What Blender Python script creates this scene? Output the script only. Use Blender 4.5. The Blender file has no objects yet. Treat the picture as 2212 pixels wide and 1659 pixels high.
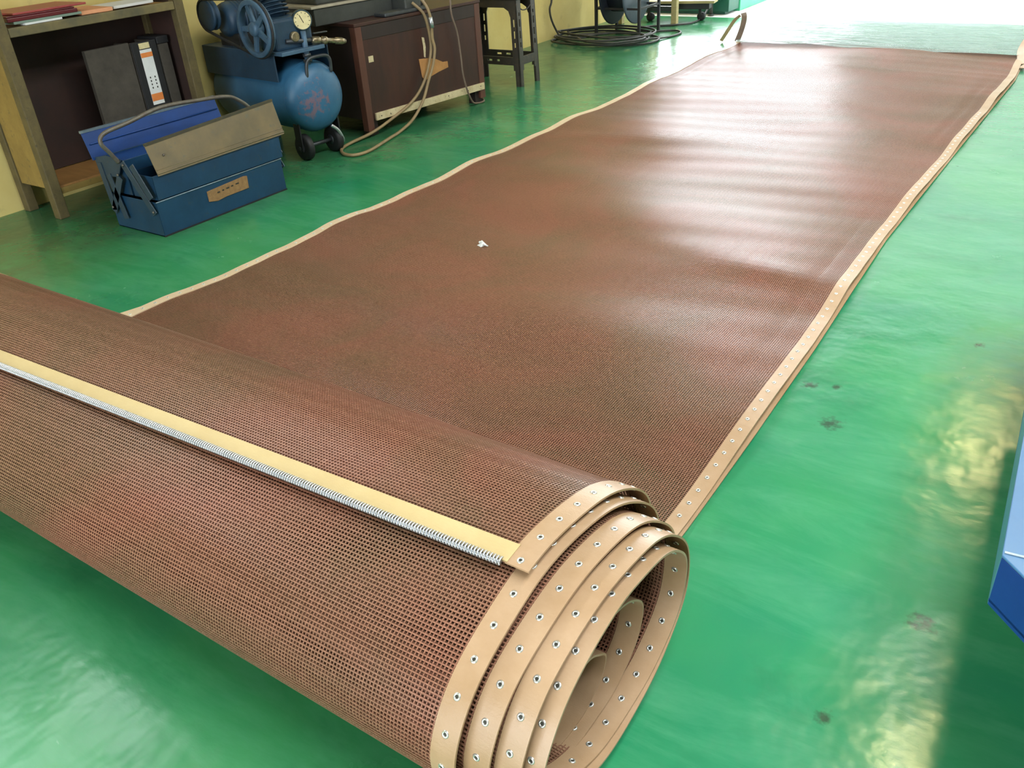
import bpy, math, random
import numpy as np
from mathutils import Matrix, Vector

random.seed(7)
scene = bpy.context.scene
COL = scene.collection

# ------------------------------------------------------------------ camera
YAW, PITCH, ROLL, FPX, HC = math.radians(36.38), math.radians(30.58), math.radians(-4.1), 1845.0, 1.2
fw = Vector((-math.sin(YAW) * math.cos(PITCH), math.cos(YAW) * math.cos(PITCH), -math.sin(PITCH)))
rt = fw.cross(Vector((0, 0, 1))).normalized()
up = rt.cross(fw)
r2 = rt * math.cos(ROLL) + up * math.sin(ROLL)
u2 = -rt * math.sin(ROLL) + up * math.cos(ROLL)
cam_data = bpy.data.cameras.new('camera')
cam_data.sensor_width = 36.0
cam_data.lens = FPX * 36.0 / 2212.0
cam_data.clip_start = 0.05
cam = bpy.data.objects.new('camera', cam_data)
COL.objects.link(cam)
cam.matrix_world = Matrix(((r2.x, u2.x, -fw.x, 0), (r2.y, u2.y, -fw.y, 0), (r2.z, u2.z, -fw.z, HC), (0, 0, 0, 1)))
scene.camera = cam

# ------------------------------------------------------------------ world, sun, daylight portals, exposure
scene.view_settings.view_transform = 'Standard'
scene.view_settings.look = 'None'
scene.view_settings.gamma = 1.0
scene.view_settings.use_curve_mapping = False
scene.view_settings.exposure = 0.42
scene.cycles.transparent_max_bounces = 16
scene.cycles.max_bounces = 8
scene.cycles.diffuse_bounces = 4

world = bpy.data.worlds.new('sky')
scene.world = world
world.use_nodes = True
wn = world.node_tree
wn.nodes.clear()
w_out = wn.nodes.new('ShaderNodeOutputWorld')
w_bg = wn.nodes.new('ShaderNodeBackground')
w_bg.inputs['Color'].default_value = (0.90, 0.96, 1.0, 1)
w_bg.inputs['Strength'].default_value = 9.0
wn.links.new(w_bg.outputs[0], w_out.inputs[0])


def area(name, loc, direction, sx, sy, energy=0, color=(1, 1, 1), portal=False):
    d = bpy.data.lights.new(name, 'AREA')
    d.shape = 'RECTANGLE'
    d.size, d.size_y = sx, sy
    d.energy = energy
    d.color = color
    if portal:
        d.cycles.is_portal = True
    o = bpy.data.objects.new(name, d)
    COL.objects.link(o)
    o.location = loc
    o.rotation_euler = Vector(direction).to_track_quat('-Z', 'Y').to_euler()
    return o


# openings of the hall: (far doorway, rear doorway, high side windows)
DOOR = (-4.10, 1.6, 0.0, 3.0)          # x0 x1 z0 z1 at far wall
REAR = (-2.6, 1.4, 0.0, 2.6)
HIGHL = (-1.6, 4.4, 2.75, 3.45)        # y0 y1 z0 z1 on left wall
SKY = ((-0.1, 0.8, -0.6, 5.4), (0.95, 1.85, -0.6, 5.4))   # roof lights x0 x1 y0 y1
XL, XR, YB, YF, ZC = -4.15, 3.6, -4.0, 8.35, 3.9
area('daylight_far_door', ((DOOR[0] + DOOR[1]) / 2, YF + 0.02, 1.5), (0, -1, 0), DOOR[1] - DOOR[0], 3.0, portal=True)
area('daylight_rear_door', ((REAR[0] + REAR[1]) / 2, YB - 0.02, REAR[3] / 2), (0, 1, 0), REAR[1] - REAR[0], REAR[3], portal=True)
area('daylight_left_windows', (XL - 0.02, (HIGHL[0] + HIGHL[1]) / 2, (HIGHL[2] + HIGHL[3]) / 2), (1, 0, 0), HIGHL[3] - HIGHL[2], HIGHL[1] - HIGHL[0], portal=True)

for k in SKY:
    area('daylight_roof', ((k[0] + k[1]) / 2, (k[2] + k[3]) / 2, ZC + 0.02), (0, 0, -1), k[1] - k[0], k[3] - k[2], portal=True)

# ------------------------------------------------------------------ materials
def lin(c):
    return tuple(((v / 255.0) / 12.92 if v / 255.0 <= 0.04045 else ((v / 255.0 + 0.055) / 1.055) ** 2.4) for v in c) + (1.0,)


class NT:
    def __init__(self, name):
        self.m = bpy.data.materials.new(name)
        self.m.use_nodes = True
        self.t = self.m.node_tree
        self.b = self.t.nodes['Principled BSDF']
        self.out = self.t.nodes['Material Output']
        self.co = self.t.nodes.new('ShaderNodeTexCoord')
        self.ge = self.t.nodes.new('ShaderNodeNewGeometry')

    def n(self, typ, **kw):
        nd = self.t.nodes.new(typ)
        for k, v in kw.items():
            setattr(nd, k, v)
        return nd

    def l(self, a, b):
        self.t.links.new(a, b)

    def noise(self, scale, detail=3.0, rough=0.55, vec=None, scl=None, dist=0.0):
        nd = self.n('ShaderNodeTexNoise')
        nd.inputs['Scale'].default_value = scale
        nd.inputs['Detail'].default_value = detail
        nd.inputs['Roughness'].default_value = rough
        nd.inputs['Distortion'].default_value = dist
        src = vec if vec is not None else self.ge.outputs['Position']
        if scl is not None:
            mp = self.n('ShaderNodeMapping')
            mp.inputs['Scale'].default_value = scl[:3]
            if len(scl) > 3:
                mp.inputs['Rotation'].default_value = (0, 0, scl[3])
            self.l(src, mp.inputs['Vector'])
            src = mp.outputs[0]
        self.l(src, nd.inputs['Vector'])
        return nd.outputs['Fac']

    def ramp(self, fac, stops):
        nd = self.n('ShaderNodeValToRGB')
        el = nd.color_ramp.elements
        while len(el) > 1:
            el.remove(el[-1])
        el[0].position = stops[0][0]
        el[0].color = stops[0][1]
        for p, c in stops[1:]:
            e = el.new(p)
            e.color = c
        self.l(fac, nd.inputs['Fac'])
        return nd.outputs['Color']

    def mix(self, fac, a, b, mode='MIX'):
        nd = self.n('ShaderNodeMix', data_type='RGBA', blend_type=mode)
        for key, v in ((0, fac), (6, a), (7, b)):
            if hasattr(v, 'is_linked') or hasattr(v, 'node'):
                self.l(v, nd.inputs[key])
            else:
                nd.inputs[key].default_value = v
        return nd.outputs[2]

    def math(self, op, a, b=0.0, clamp=False):
        nd = self.n('ShaderNodeMath', operation=op)
        nd.use_clamp = clamp
        for i, v in enumerate((a, b)):
            if hasattr(v, 'node'):
                self.l(v, nd.inputs[i])
            else:
                nd.inputs[i].default_value = v
        return nd.outputs[0]

    def set(self, **kw):
        names = {'color': 'Base Color', 'rough': 'Roughness', 'metal': 'Metallic', 'spec': 'Specular IOR Level', 'coat': 'Coat Weight',
                 'coat_rough': 'Coat Roughness', 'alpha': 'Alpha', 'trans': 'Transmission Weight', 'ior': 'IOR', 'emis': 'Emission Color', 'emis_s': 'Emission Strength',
                 'aniso': 'Anisotropic', 'sheen': 'Sheen Weight'}
        for k, v in kw.items():
            s = self.b.inputs[names[k]]
            if hasattr(v, 'node'):
                self.l(v, s)
            else:
                s.default_value = v
        return self

    def bump(self, h, strength=0.3, dist=0.01):
        nd = self.n('ShaderNodeBump')
        nd.inputs['Strength'].default_value = strength
        nd.inputs['Distance'].default_value = dist
        self.l(h, nd.inputs['Height'])
        self.l(nd.outputs[0], self.b.inputs['Normal'])
        return self


def paint(name, rgb, rgb2=None, scale=9.0, rough=0.5, metal=0.0, bump=0.08, grime=None, spec=0.5):
    a = NT(name)
    c1 = lin(rgb)
    c2 = lin(rgb2) if rgb2 else tuple(v * 0.72 for v in c1[:3]) + (1,)
    fac = a.ramp(a.noise(scale, 5, 0.65), [(0.3, (0, 0, 0, 1)), (0.72, (1, 1, 1, 1))])
    col = a.mix(fac, c1, c2)
    if grime:
        g = a.ramp(a.noise(scale * 2.7, 6, 0.7), [(0.58, (0, 0, 0, 1)), (0.70, (1, 1, 1, 1))])
        col = a.mix(g, col, lin(grime))
    a.set(color=col, rough=rough, metal=metal, spec=spec)
    if bump:
        a.bump(a.noise(scale * 8, 4), bump, 0.004)
    return a.m


M = {}


def floor_material():
    a = NT('green_epoxy_floor')
    big = a.ramp(a.noise(0.9, 4, 0.6), [(0.32, (0, 0, 0, 1)), (0.68, (1, 1, 1, 1))])
    col = a.mix(big, lin((22, 120, 86)), lin((58, 140, 82)))
    streak = a.ramp(a.noise(2.6, 6, 0.7, scl=(0.6, 2.4, 1, 0.5), dist=0.6), [(0.45, (0, 0, 0, 1)), (0.75, (1, 1, 1, 1))])
    col = a.mix(a.math('MULTIPLY', streak, 0.45), col, lin((90, 160, 118)))
    dark = a.ramp(a.noise(3.4, 5, 0.6, scl=(1, 1.6, 1, 1.1)), [(0.56, (0, 0, 0, 1)), (0.74, (1, 1, 1, 1))])
    col = a.mix(a.math('MULTIPLY', dark, 0.45), col, lin((18, 96, 62)))
    # pale scuffs and scratches
    scr = a.ramp(a.noise(5.0, 8, 0.75, scl=(1.0, 6.0, 1, 0.9), dist=1.2), [(0.66, (0, 0, 0, 1)), (0.72, (1, 1, 1, 1))])
    msk = a.ramp(a.noise(1.7, 2), [(0.5, (0, 0, 0, 1)), (0.62, (1, 1, 1, 1))])
    sc = a.math('MULTIPLY', a.math('MULTIPLY', scr, msk), 0.5)
    col = a.mix(sc, col, lin((178, 215, 186)))
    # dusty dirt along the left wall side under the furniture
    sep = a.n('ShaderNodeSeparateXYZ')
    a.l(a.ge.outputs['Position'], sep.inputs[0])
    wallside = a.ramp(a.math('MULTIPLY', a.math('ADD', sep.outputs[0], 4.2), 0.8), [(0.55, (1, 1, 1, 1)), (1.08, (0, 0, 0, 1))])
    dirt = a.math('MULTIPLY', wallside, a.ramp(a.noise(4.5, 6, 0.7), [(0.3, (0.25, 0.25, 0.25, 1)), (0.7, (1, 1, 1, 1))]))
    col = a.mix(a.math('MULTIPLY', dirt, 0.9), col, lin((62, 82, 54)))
    # chipped patches
    chips = None
    for cx, cy, r in ((-0.502, 2.007, 0.018), (-0.402, 1.852, 0.026), (-0.169, 2.436, 0.014), (-0.073, 1.29, 0.022), (-0.158, 1.0, 0.014), (-0.44, 2.03, 0.012)):
        vm = a.n('ShaderNodeVectorMath', operation='DISTANCE')
        a.l(a.ge.outputs['Position'], vm.inputs[0])
        vm.inputs[1].default_value = (cx, cy, 0)
        d = a.math('DIVIDE', vm.outputs['Value'], r)
        d = a.math('ADD', d, a.math('MULTIPLY', a.math('SUBTRACT', a.noise(60, 4), 0.5), 3.2))
        f = a.math('SUBTRACT', 1.25, d, clamp=True)
        chips = f if chips is None else a.math('MAXIMUM', chips, f)
    col = a.mix(a.math('MULTIPLY', chips, 0.85), col, lin((34, 58, 40)))
    rough = a.math('ADD', a.math('MULTIPLY', a.noise(3.0, 5, 0.7), 0.26), 0.10)
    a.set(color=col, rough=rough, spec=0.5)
    h1 = a.noise(7.0, 3, 0.5)
    h2 = a.noise(38.0, 4, 0.6, scl=(1, 2.2, 1, 0.7))
    a.bump(a.math('ADD', a.math('MULTIPLY', h1, 1.0), a.math('MULTIPLY', h2, 0.05)), 0.22, 0.02)
    return a.m


def strand_material():
    a = NT('brown_coated_mesh')
    f = a.ramp(a.noise(1.9, 5, 0.6, dist=0.8), [(0.38, (0, 0, 0, 1)), (0.62, (1, 1, 1, 1))])
    col = a.mix(f, lin((132, 86, 68)), lin((112, 86, 64)))
    g = a.ramp(a.noise(160, 2), [(0.3, (0, 0, 0, 1)), (0.7, (1, 1, 1, 1))])
    col = a.mix(a.math('MULTIPLY', g, 0.35), col, lin((176, 128, 104)))
    a.set(color=col, rough=0.33, spec=0.24)
    return a.m


def tape_material(name, rgb, rgb2, rough=0.38):
    a = NT(name)
    f = a.ramp(a.noise(7, 5, 0.65), [(0.3, (0, 0, 0, 1)), (0.7, (1, 1, 1, 1))])
    col = a.mix(f, lin(rgb), lin(rgb2))
    w = a.noise(90, 3, 0.6, scl=(1, 3, 3))
    col = a.mix(a.math('MULTIPLY', w, 0.18), col, lin((150, 112, 78)))
    a.set(color=col, rough=rough, spec=0.5)
    a.bump(a.noise(420, 2), 0.12, 0.002)
    return a.m


def wood(name, c1, c2, scl=(3, 3, 26), rough=0.6):
    a = NT(name)
    f = a.ramp(a.noise(2.0, 7, 0.7, vec=a.co.outputs['Object'], scl=scl, dist=0.4), [(0.3, (0, 0, 0, 1)), (0.7, (1, 1, 1, 1))])
    col = a.mix(f, lin(c1), lin(c2))
    a.set(color=col, rough=rough)
    a.bump(f, 0.08, 0.003)
    return a.m


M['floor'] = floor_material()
M['strand'] = strand_material()
M['tape'] = tape_material('tan_edge_tape', (180, 150, 118), (160, 128, 92))
M['tape_pale'] = tape_material('cream_edge_tape', (222, 200, 170), (206, 180, 146))
M['strip'] = tape_material('yellow_end_strip', (198, 176, 124), (186, 162, 110), 0.5)
M['steel'] = paint('bright_steel', (206, 208, 212), (184, 188, 192), 40, 0.34, 0.9, 0.0)
M['eyelet'] = paint('eyelet_metal', (226, 224, 214), (200, 198, 188), 60, 0.28, 0.75, 0.0)
M['hole'] = paint('eyelet_bore', (44, 42, 30), None, 30, 0.6, 0.0, 0.0)
M['wall'] = paint('cream_yellow_wall', (218, 198, 128), (204, 180, 106), 2.5, 0.75, 0, 0.05, grime=(196, 176, 112))
M['ceiling'] = paint('grey_ceiling', (128, 130, 128), (112, 114, 112), 1.5, 0.8)
M['plaster'] = paint('pale_wall', (140, 138, 128), (126, 124, 116), 1.5, 0.8)
M['sky_blocker'] = paint('grey_sky_blocker', (132, 136, 130), (116, 120, 116), 1.0, 0.85)
M['concrete'] = paint('bright_concrete', (226, 226, 222), (210, 210, 206), 2.0, 0.85)
M['cream_wood'] = paint('cream_painted_wood', (150, 124, 64), (126, 102, 52), 12, 0.6, 0, 0.15, grime=(104, 90, 58))
M['post_wood'] = paint('worn_painted_post', (104, 90, 54), (80, 70, 44), 20, 0.65, 0, 0.2, grime=(70, 62, 44))
M['rail'] = paint('grimy_rail', (128, 112, 68), (70, 70, 56), 6, 0.6, 0, 0.15)
M['shelf'] = wood('shelf_board', (158, 114, 62), (136, 96, 50), (3, 20, 3))
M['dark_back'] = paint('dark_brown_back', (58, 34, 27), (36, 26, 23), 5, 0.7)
M['maroon'] = paint('maroon_plastic', (98, 26, 34), (80, 20, 28), 8, 0.35)
M['pink'] = paint('pink_folder', (160, 70, 66), (144, 58, 58), 8, 0.4)
M['orange_paper'] = paint('orange_paper', (222, 160, 116), (206, 140, 100), 8, 0.7)
M['white_paper'] = paint('white_paper', (226, 226, 222), (206, 208, 206), 12, 0.7)
M['mint'] = paint('grey_green_card', (122, 140, 124), (104, 122, 110), 10, 0.7)
M['grey_card'] = paint('grey_marbled_card', (76, 70, 61), (56, 51, 44), 14, 0.75, 0, 0.1)
M['black_card'] = paint('black_card', (32, 32, 34), (24, 24, 26), 14, 0.6)
M['label_orange'] = paint('orange_print', (226, 140, 72), (214, 120, 58), 30, 0.6)
M['ink'] = paint('dark_ink', (52, 48, 40), None, 30, 0.7)
M['tool_blue'] = paint('toolbox_blue', (22, 62, 92), (16, 48, 74), 9, 0.45, 0, 0.1, grime=(44, 60, 72))
M['tool_inner'] = paint('toolbox_inner_blue', (8, 60, 126), (8, 50, 106), 9, 0.4)
M['tool_dull'] = paint('toolbox_dull_blue', (44, 64, 80), (36, 52, 66), 16, 0.5, 0, 0.15, grime=(70, 66, 62))
M['dusty_lid'] = paint('dusty_khaki_lid', (118, 102, 72), (98, 88, 66), 10, 0.6, 0.1, 0.12, grime=(92, 92, 78))
M['lid_edge'] = paint('dark_lid_edge', (82, 76, 58), (60, 58, 48), 20, 0.6, 0.2)
M['rod'] = paint('grimy_steel_rod', (120, 116, 104), (92, 84, 78), 30, 0.5, 0.5, 0.1, grime=(108, 74, 66))
M['plate'] = paint('worn_name_plate', (158, 122, 78), (130, 94, 62), 60, 0.6, 0.1, 0.2, grime=(104, 80, 60))
M['seam'] = paint('worn_steel_edge', (142, 158, 168), (110, 128, 140), 30, 0.4, 0.6)


def tank_material():
    a = NT('compressor_tank_blue')
    f = a.ramp(a.noise(8, 5, 0.65), [(0.3, (0, 0, 0, 1)), (0.72, (1, 1, 1, 1))])
    col = a.mix(f, lin((54, 104, 138)), lin((40, 86, 118)))
    vm = a.n('ShaderNodeVectorMath', operation='DISTANCE')
    a.l(a.ge.outputs['Position'], vm.inputs[0])
    vm.inputs[1].default_value = (-3.36, 3.06, 0.29)
    d = a.math('ADD', a.math('DIVIDE', vm.outputs['Value'], 0.10), a.math('MULTIPLY', a.math('SUBTRACT', a.noise(34, 5, 0.65), 0.5), 5.0))
    rust = a.math('MULTIPLY', a.math('SUBTRACT', 0.75, d, clamp=True), 1.6, clamp=True)
    col = a.mix(a.math('MULTIPLY', rust, 0.5), col, lin((150, 92, 82)))
    a.set(color=col, rough=0.42)
    a.bump(a.noise(60, 3), 0.06, 0.003)
    return a.m


M['tank'] = tank_material()
M['comp_blue'] = paint('compressor_blue', (38, 66, 88), (30, 54, 74), 14, 0.5, 0.1, 0.12, grime=(48, 54, 62))
M['comp_pale'] = paint('flywheel_blue', (76, 106, 130), (58, 84, 106), 20, 0.5, 0.2, 0.12, grime=(84, 84, 78))
M['rubber'] = paint('black_rubber', (24, 24, 26), (34, 33, 34), 20, 0.6)
M['gauge_case'] = paint('gauge_case', (66, 86, 92), (50, 64, 70), 20, 0.4, 0.6)
M['gauge_face'] = paint('gauge_face', (226, 212, 164), (206, 190, 140), 40, 0.5)
M['brass'] = paint('dirty_brass', (176, 160, 128), (110, 100, 84), 60, 0.35, 0.8, 0.1)
M['dark_steel'] = paint('dark_steel', (88, 92, 96), (64, 66, 68), 25, 0.45, 0.7, 0.1)
M['chest'] = wood('dark_brown_chest', (66, 34, 25), (44, 25, 21), (6, 6, 1.2), 0.5)
M['chest_side'] = wood('chest_side', (46, 31, 28), (36, 26, 24), (6, 6, 1.2), 0.55)
M['chest_post'] = wood('chest_corner_post', (96, 56, 42), (70, 44, 36), (8, 8, 1.5), 0.5)
M['trim'] = paint('worn_white_batten', (206, 190, 152), (178, 158, 120), 20, 0.7, 0, 0.2, grime=(120, 100, 72))
M['cardboard'] = paint('torn_cardboard', (186, 134, 78), (160, 112, 64), 18, 0.8, 0, 0.2)
M['machine_grey'] = paint('grey_machine', (76, 78, 74), (58, 60, 58), 8, 0.55, 0.3, 0.1)
M['machine_top'] = paint('pale_machine_top', (190, 180, 158), (160, 150, 132), 12, 0.5, 0.3, 0.1)
M['hose'] = paint('tan_rubber_hose', (154, 130, 92), (126, 104, 72), 12, 0.5)
M['cord'] = paint('grey_brown_cord', (120, 100, 84), (96, 80, 68), 12, 0.6)
M['stool'] = paint('grimy_black_plastic', (52, 48, 44), (66, 58, 48), 18, 0.5, 0, 0.1, grime=(92, 74, 58))
M['black_cable'] = paint('black_cable', (40, 42, 40), (58, 56, 52), 20, 0.5)
M['reel_black'] = paint('reel_black', (30, 34, 44), (40, 44, 52), 10, 0.5)
M['reel_grey'] = paint('reel_grey_blue', (76, 88, 100), (60, 70, 80), 10, 0.5)
M['pale_wood'] = wood('pale_wood_post', (176, 160, 112), (150, 134, 92), (4, 4, 20))
M['dark_green'] = paint('dark_green_paint', (20, 92, 72), (14, 70, 58), 6, 0.45)
M['light_green'] = paint('light_green_paint', (70, 180, 130), (58, 160, 116), 6, 0.45)
M['slab_blue'] = paint('blue_machine_paint', (16, 60, 128), (12, 50, 112), 5, 0.42, 0, 0.05)
M['slab_top'] = paint('pale_blue_worktop', (66, 112, 150), (54, 98, 138), 4, 0.4, 0, 0.05)
M['slab_rim'] = paint('teal_blue_rim', (66, 130, 150), (56, 116, 138), 10, 0.45)
M['lamp_metal'] = paint('lamp_housing', (210, 210, 205), None, 10, 0.5)


def film_material():
    a = NT('clear_plastic_film')
    a.set(color=(0.30, 0.42, 0.37, 1), rough=0.14, spec=0.9)
    lw = a.noise(6, 4, 0.6, scl=(1, 5, 1))
    al = a.math('ADD', a.math('MULTIPLY', lw, 0.5), 0.38, clamp=True)
    a.set(alpha=al)
    a.bump(a.noise(9, 4, 0.6, scl=(0.6, 7, 1), dist=0.8), 1.0, 0.03)
    return a.m


M['film'] = film_material()


def lamp_material(name, col, s):
    a = NT(name)
    a.set(color=(0.8, 0.8, 0.8, 1), emis=col + (1,), emis_s=s)
    return a.m


# ------------------------------------------------------------------ object helpers
def tag(o, label=None, cat=None, group=None, kind=None):
    if label:
        o['label'] = label
    if cat:
        o['category'] = cat
    if group:
        o['group'] = group
    if kind:
        o['kind'] = kind
    return o


INV = {}


def thing(name, label, cat, loc=(0, 0, 0), rotz=0.0, group=None):
    o = bpy.data.objects.new(name, None)
    o.empty_display_size = 0.05
    COL.objects.link(o)
    o.location = loc
    o.rotation_euler = (0, 0, rotz)
    INV[o.name] = (Matrix.Translation(Vector(loc)) @ Matrix.Rotation(rotz, 4, 'Z')).inverted()
    return tag(o, label, cat, group)


def link(name, me, mat, parent=None):
    o = bpy.data.objects.new(name, me)
    COL.objects.link(o)
    if mat is not None and len(me.materials) == 0:
        me.materials.append(mat)
    if parent is not None:
        o.parent = parent
        INV[o.name] = INV.get(parent.name, Matrix())
    return o


class MB:
    """collects shapes in world (or thing-local) coordinates and links them as one mesh"""

    def __init__(self):
        self.v, self.f, self.s = [], [], []

    def add(self, vs, fs, smooth=False):
        k = len(self.v)
        self.v += [tuple(p) for p in vs]
        self.f += [tuple(i + k for i in f) for f in fs]
        self.s += [smooth] * len(fs)
        return self

    def hexa(self, c):
        return self.add(c, [(0, 3, 2, 1), (4, 5, 6, 7), (0, 1, 5, 4), (1, 2, 6, 5), (2, 3, 7, 6), (3, 0, 4, 7)])

    def box(self, x0, x1, y0, y1, z0, z1, rotz=0.0, piv=None):
        c = [(x0, y0, z0), (x1, y0, z0), (x1, y1, z0), (x0, y1, z0), (x0, y0, z1), (x1, y0, z1), (x1, y1, z1), (x0, y1, z1)]
        if rotz:
            p = piv or ((x0 + x1) / 2, (y0 + y1) / 2)
            cs, sn = math.cos(rotz), math.sin(rotz)
            c = [(p[0] + (x - p[0]) * cs - (y - p[1]) * sn, p[1] + (x - p[0]) * sn + (y - p[1]) * cs, z) for x, y, z in c]
        return self.hexa(c)

    def beam(self, p0, p1, w, h, upv=(0, 0, 1)):
        p0, p1 = Vector(p0), Vector(p1)
        d = (p1 - p0).normalized()
        s = d.cross(Vector(upv))
        if s.length < 1e-5:
            s = d.cross(Vector((1, 0, 0)))
        s.normalize()
        u = s.cross(d)
        c = []
        for p in (p0, p1):
            c += [p - s * w / 2 - u * h / 2, p + s * w / 2 - u * h / 2, p + s * w / 2 + u * h / 2, p - s * w / 2 + u * h / 2]
        return self.add(c, [(0, 3, 2, 1), (4, 5, 6, 7), (0, 1, 5, 4), (1, 2, 6, 5), (2, 3, 7, 6), (3, 0, 4, 7)])

    def lathe(self, prof, o, axis, n=24, smooth=True, caps=True):
        """prof: (radius, distance along the axis)"""
        o, a = Vector(o), Vector(axis).normalized()
        s = a.cross(Vector((0, 0, 1)) if abs(a.z) < 0.9 else Vector((1, 0, 0))).normalized()
        t = a.cross(s)
        vs, fs = [], []
        for r, h in prof:
            for i in range(n):
                an = 2 * math.pi * i / n
                vs.append(o + a * h + (s * math.cos(an) + t * math.sin(an)) * r)
        for j in range(len(prof) - 1):
            for i in range(n):
                i2 = (i + 1) % n
                fs.append((j * n + i, j * n + i2, (j + 1) * n + i2, (j + 1) * n + i))
        self.add(vs, fs, smooth)
        if caps:
            k = len(self.v) - len(vs)
            self.f += [tuple(k + i for i in reversed(range(n))), tuple(k + (len(prof) - 1) * n + i for i in range(n))]
            self.s += [False, False]
        return self

    def tube(self, pts, r, n=8, res=6, spline=True, caps=True):
        P = [Vector(p) for p in pts]
        if spline and len(P) > 2:
            Q = []
            for i in range(len(P) - 1):
                a, b, c, d = P[max(i - 1, 0)], P[i], P[i + 1], P[min(i + 2, len(P) - 1)]
                for k in range(res):
                    t = k / res
                    Q.append(0.5 * ((2 * b) + (c - a) * t + (2 * a - 5 * b + 4 * c - d) * t * t + (3 * b - a - 3 * c + d) * t ** 3))
            Q.append(P[-1])
            P = Q
        nrm = None
        vs, fs = [], []
        for i, p in enumerate(P):
            d = (P[min(i + 1, len(P) - 1)] - P[max(i - 1, 0)])
            if d.length < 1e-9:
                d = Vector((0, 0, 1))
            d.normalize()
            if nrm is None:
                nrm = d.cross(Vector((0, 0, 1)) if abs(d.z) < 0.9 else Vector((1, 0, 0))).normalized()
            nrm = (nrm - d * nrm.dot(d)).normalized()
            b = d.cross(nrm)
            rr = r[min(i, len(r) - 1)] if isinstance(r, (list, tuple)) else r
            for k in range(n):
                an = 2 * math.pi * k / n
                vs.append(p + (nrm * math.cos(an) + b * math.sin(an)) * rr)
        for i in range(len(P) - 1):
            for k in range(n):
                k2 = (k + 1) % n
                fs.append((i * n + k, i * n + k2, (i + 1) * n + k2, (i + 1) * n + k))
        self.add(vs, fs, True)
        if caps:
            k = len(self.v) - len(vs)
            self.f += [tuple(k + i for i in reversed(range(n))), tuple(k + (len(P) - 1) * n + i for i in range(n))]
            self.s += [False, False]
        return self

    def prism(self, poly, ext):
        """poly: 3-D points of a planar outline, ext: extrusion vector"""
        n = len(poly)
        e = Vector(ext)
        vs = [Vector(p) for p in poly] + [Vector(p) + e for p in poly]
        fs = [tuple(reversed(range(n))), tuple(range(n, 2 * n))] + [(i, (i + 1) % n, n + (i + 1) % n, n + i) for i in range(n)]
        return self.add(vs, fs)

    def build(self, name, mat, parent=None, bevel=0.0, local=False, label=None, seg=2):
        me = bpy.data.meshes.new(name)
        vs = self.v
        if parent is not None and not local:
            inv = INV.get(parent.name, Matrix())
            vs = [tuple(inv @ Vector(p)) for p in vs]
        me.from_pydata(vs, [], self.f)
        me.polygons.foreach_set('use_smooth', self.s)
        import bmesh as _b
        bm = _b.new()
        bm.from_mesh(me)
        _b.ops.recalc_face_normals(bm, faces=bm.faces)
        bm.to_mesh(me)
        bm.free()
        me.update()
        o = link(name, me, mat, parent)
        if bevel:
            md = o.modifiers.new('bevel', 'BEVEL')
            md.width = bevel
            md.segments = seg
            md.limit_method = 'ANGLE'
            md.angle_limit = math.radians(40)
        if label:
            o['label'] = label
        return o


def np_mesh(name, V, F, smooth=True):
    """fast mesh from numpy arrays, F is (n, 4)"""
    me = bpy.data.meshes.new(name)
    V = np.asarray(V, np.float32)
    F = np.asarray(F, np.int32)
    me.vertices.add(len(V))
    me.vertices.foreach_set('co', V.ravel())
    me.loops.add(F.size)
    me.loops.foreach_set('vertex_index', F.ravel())
    me.polygons.add(len(F))
    me.polygons.foreach_set('loop_start', np.arange(0, F.size, 4, dtype=np.int32))
    me.polygons.foreach_set('loop_total', np.full(len(F), 4, np.int32))
    me.polygons.foreach_set('use_smooth', np.full(len(F), smooth, bool))
    me.update(calc_edges=True)
    return me


def strands(P, N, w, t):
    """P, N: (k, m, 3) centre lines and surface normals -> flattened 4-sided threads"""
    T = np.gradient(P, axis=1)
    T /= np.linalg.norm(T, axis=2, keepdims=True) + 1e-12
    B = np.cross(T, N)
    B /= np.linalg.norm(B, axis=2, keepdims=True) + 1e-12
    V = np.stack([P + B * (w / 2) + N * (t / 2), P - B * (w / 2) + N * (t / 2), P - B * (w / 2) - N * (t / 2), P + B * (w / 2) - N * (t / 2)], axis=2)
    k, m = P.shape[:2]
    idx = np.arange(k * m * 4).reshape(k, m, 4)
    a, b = idx[:, :-1], idx[:, 1:]
    fs = [np.stack([a[..., i], b[..., i], b[..., (i + 1) % 4], a[..., (i + 1) % 4]], -1) for i in range(4)]
    F = np.stack(fs, 2).reshape(-1, 4)
    return V.reshape(-1, 3), F


def ribbon(P, N, S, hw, th):
    """P (m,3) centre line, N normals, S side vectors; a flat band with thickness"""
    V = np.stack([P - S * hw - N * th / 2, P + S * hw - N * th / 2, P + S * hw + N * th / 2, P - S * hw + N * th / 2], 1)
    m = len(P)
    idx = np.arange(m * 4).reshape(m, 4)
    a, b = idx[:-1], idx[1:]
    F = np.stack([np.stack([a[:, i], b[:, i], b[:, (i + 1) % 4], a[:, (i + 1) % 4]], -1) for i in range(4)], 1).reshape(-1, 4)
    F = np.concatenate([F, [[0, 1, 2, 3], [m * 4 - 1, m * 4 - 2, m * 4 - 3, m * 4 - 4]]])
    return V.reshape(-1, 3), F


# ------------------------------------------------------------------ the setting
def struct(name, mb, mat, parent=None, bevel=0.0):
    o = mb.build(name, mat, parent, bevel)
    if parent is None:
        o['kind'] = 'structure'
    return o


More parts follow.
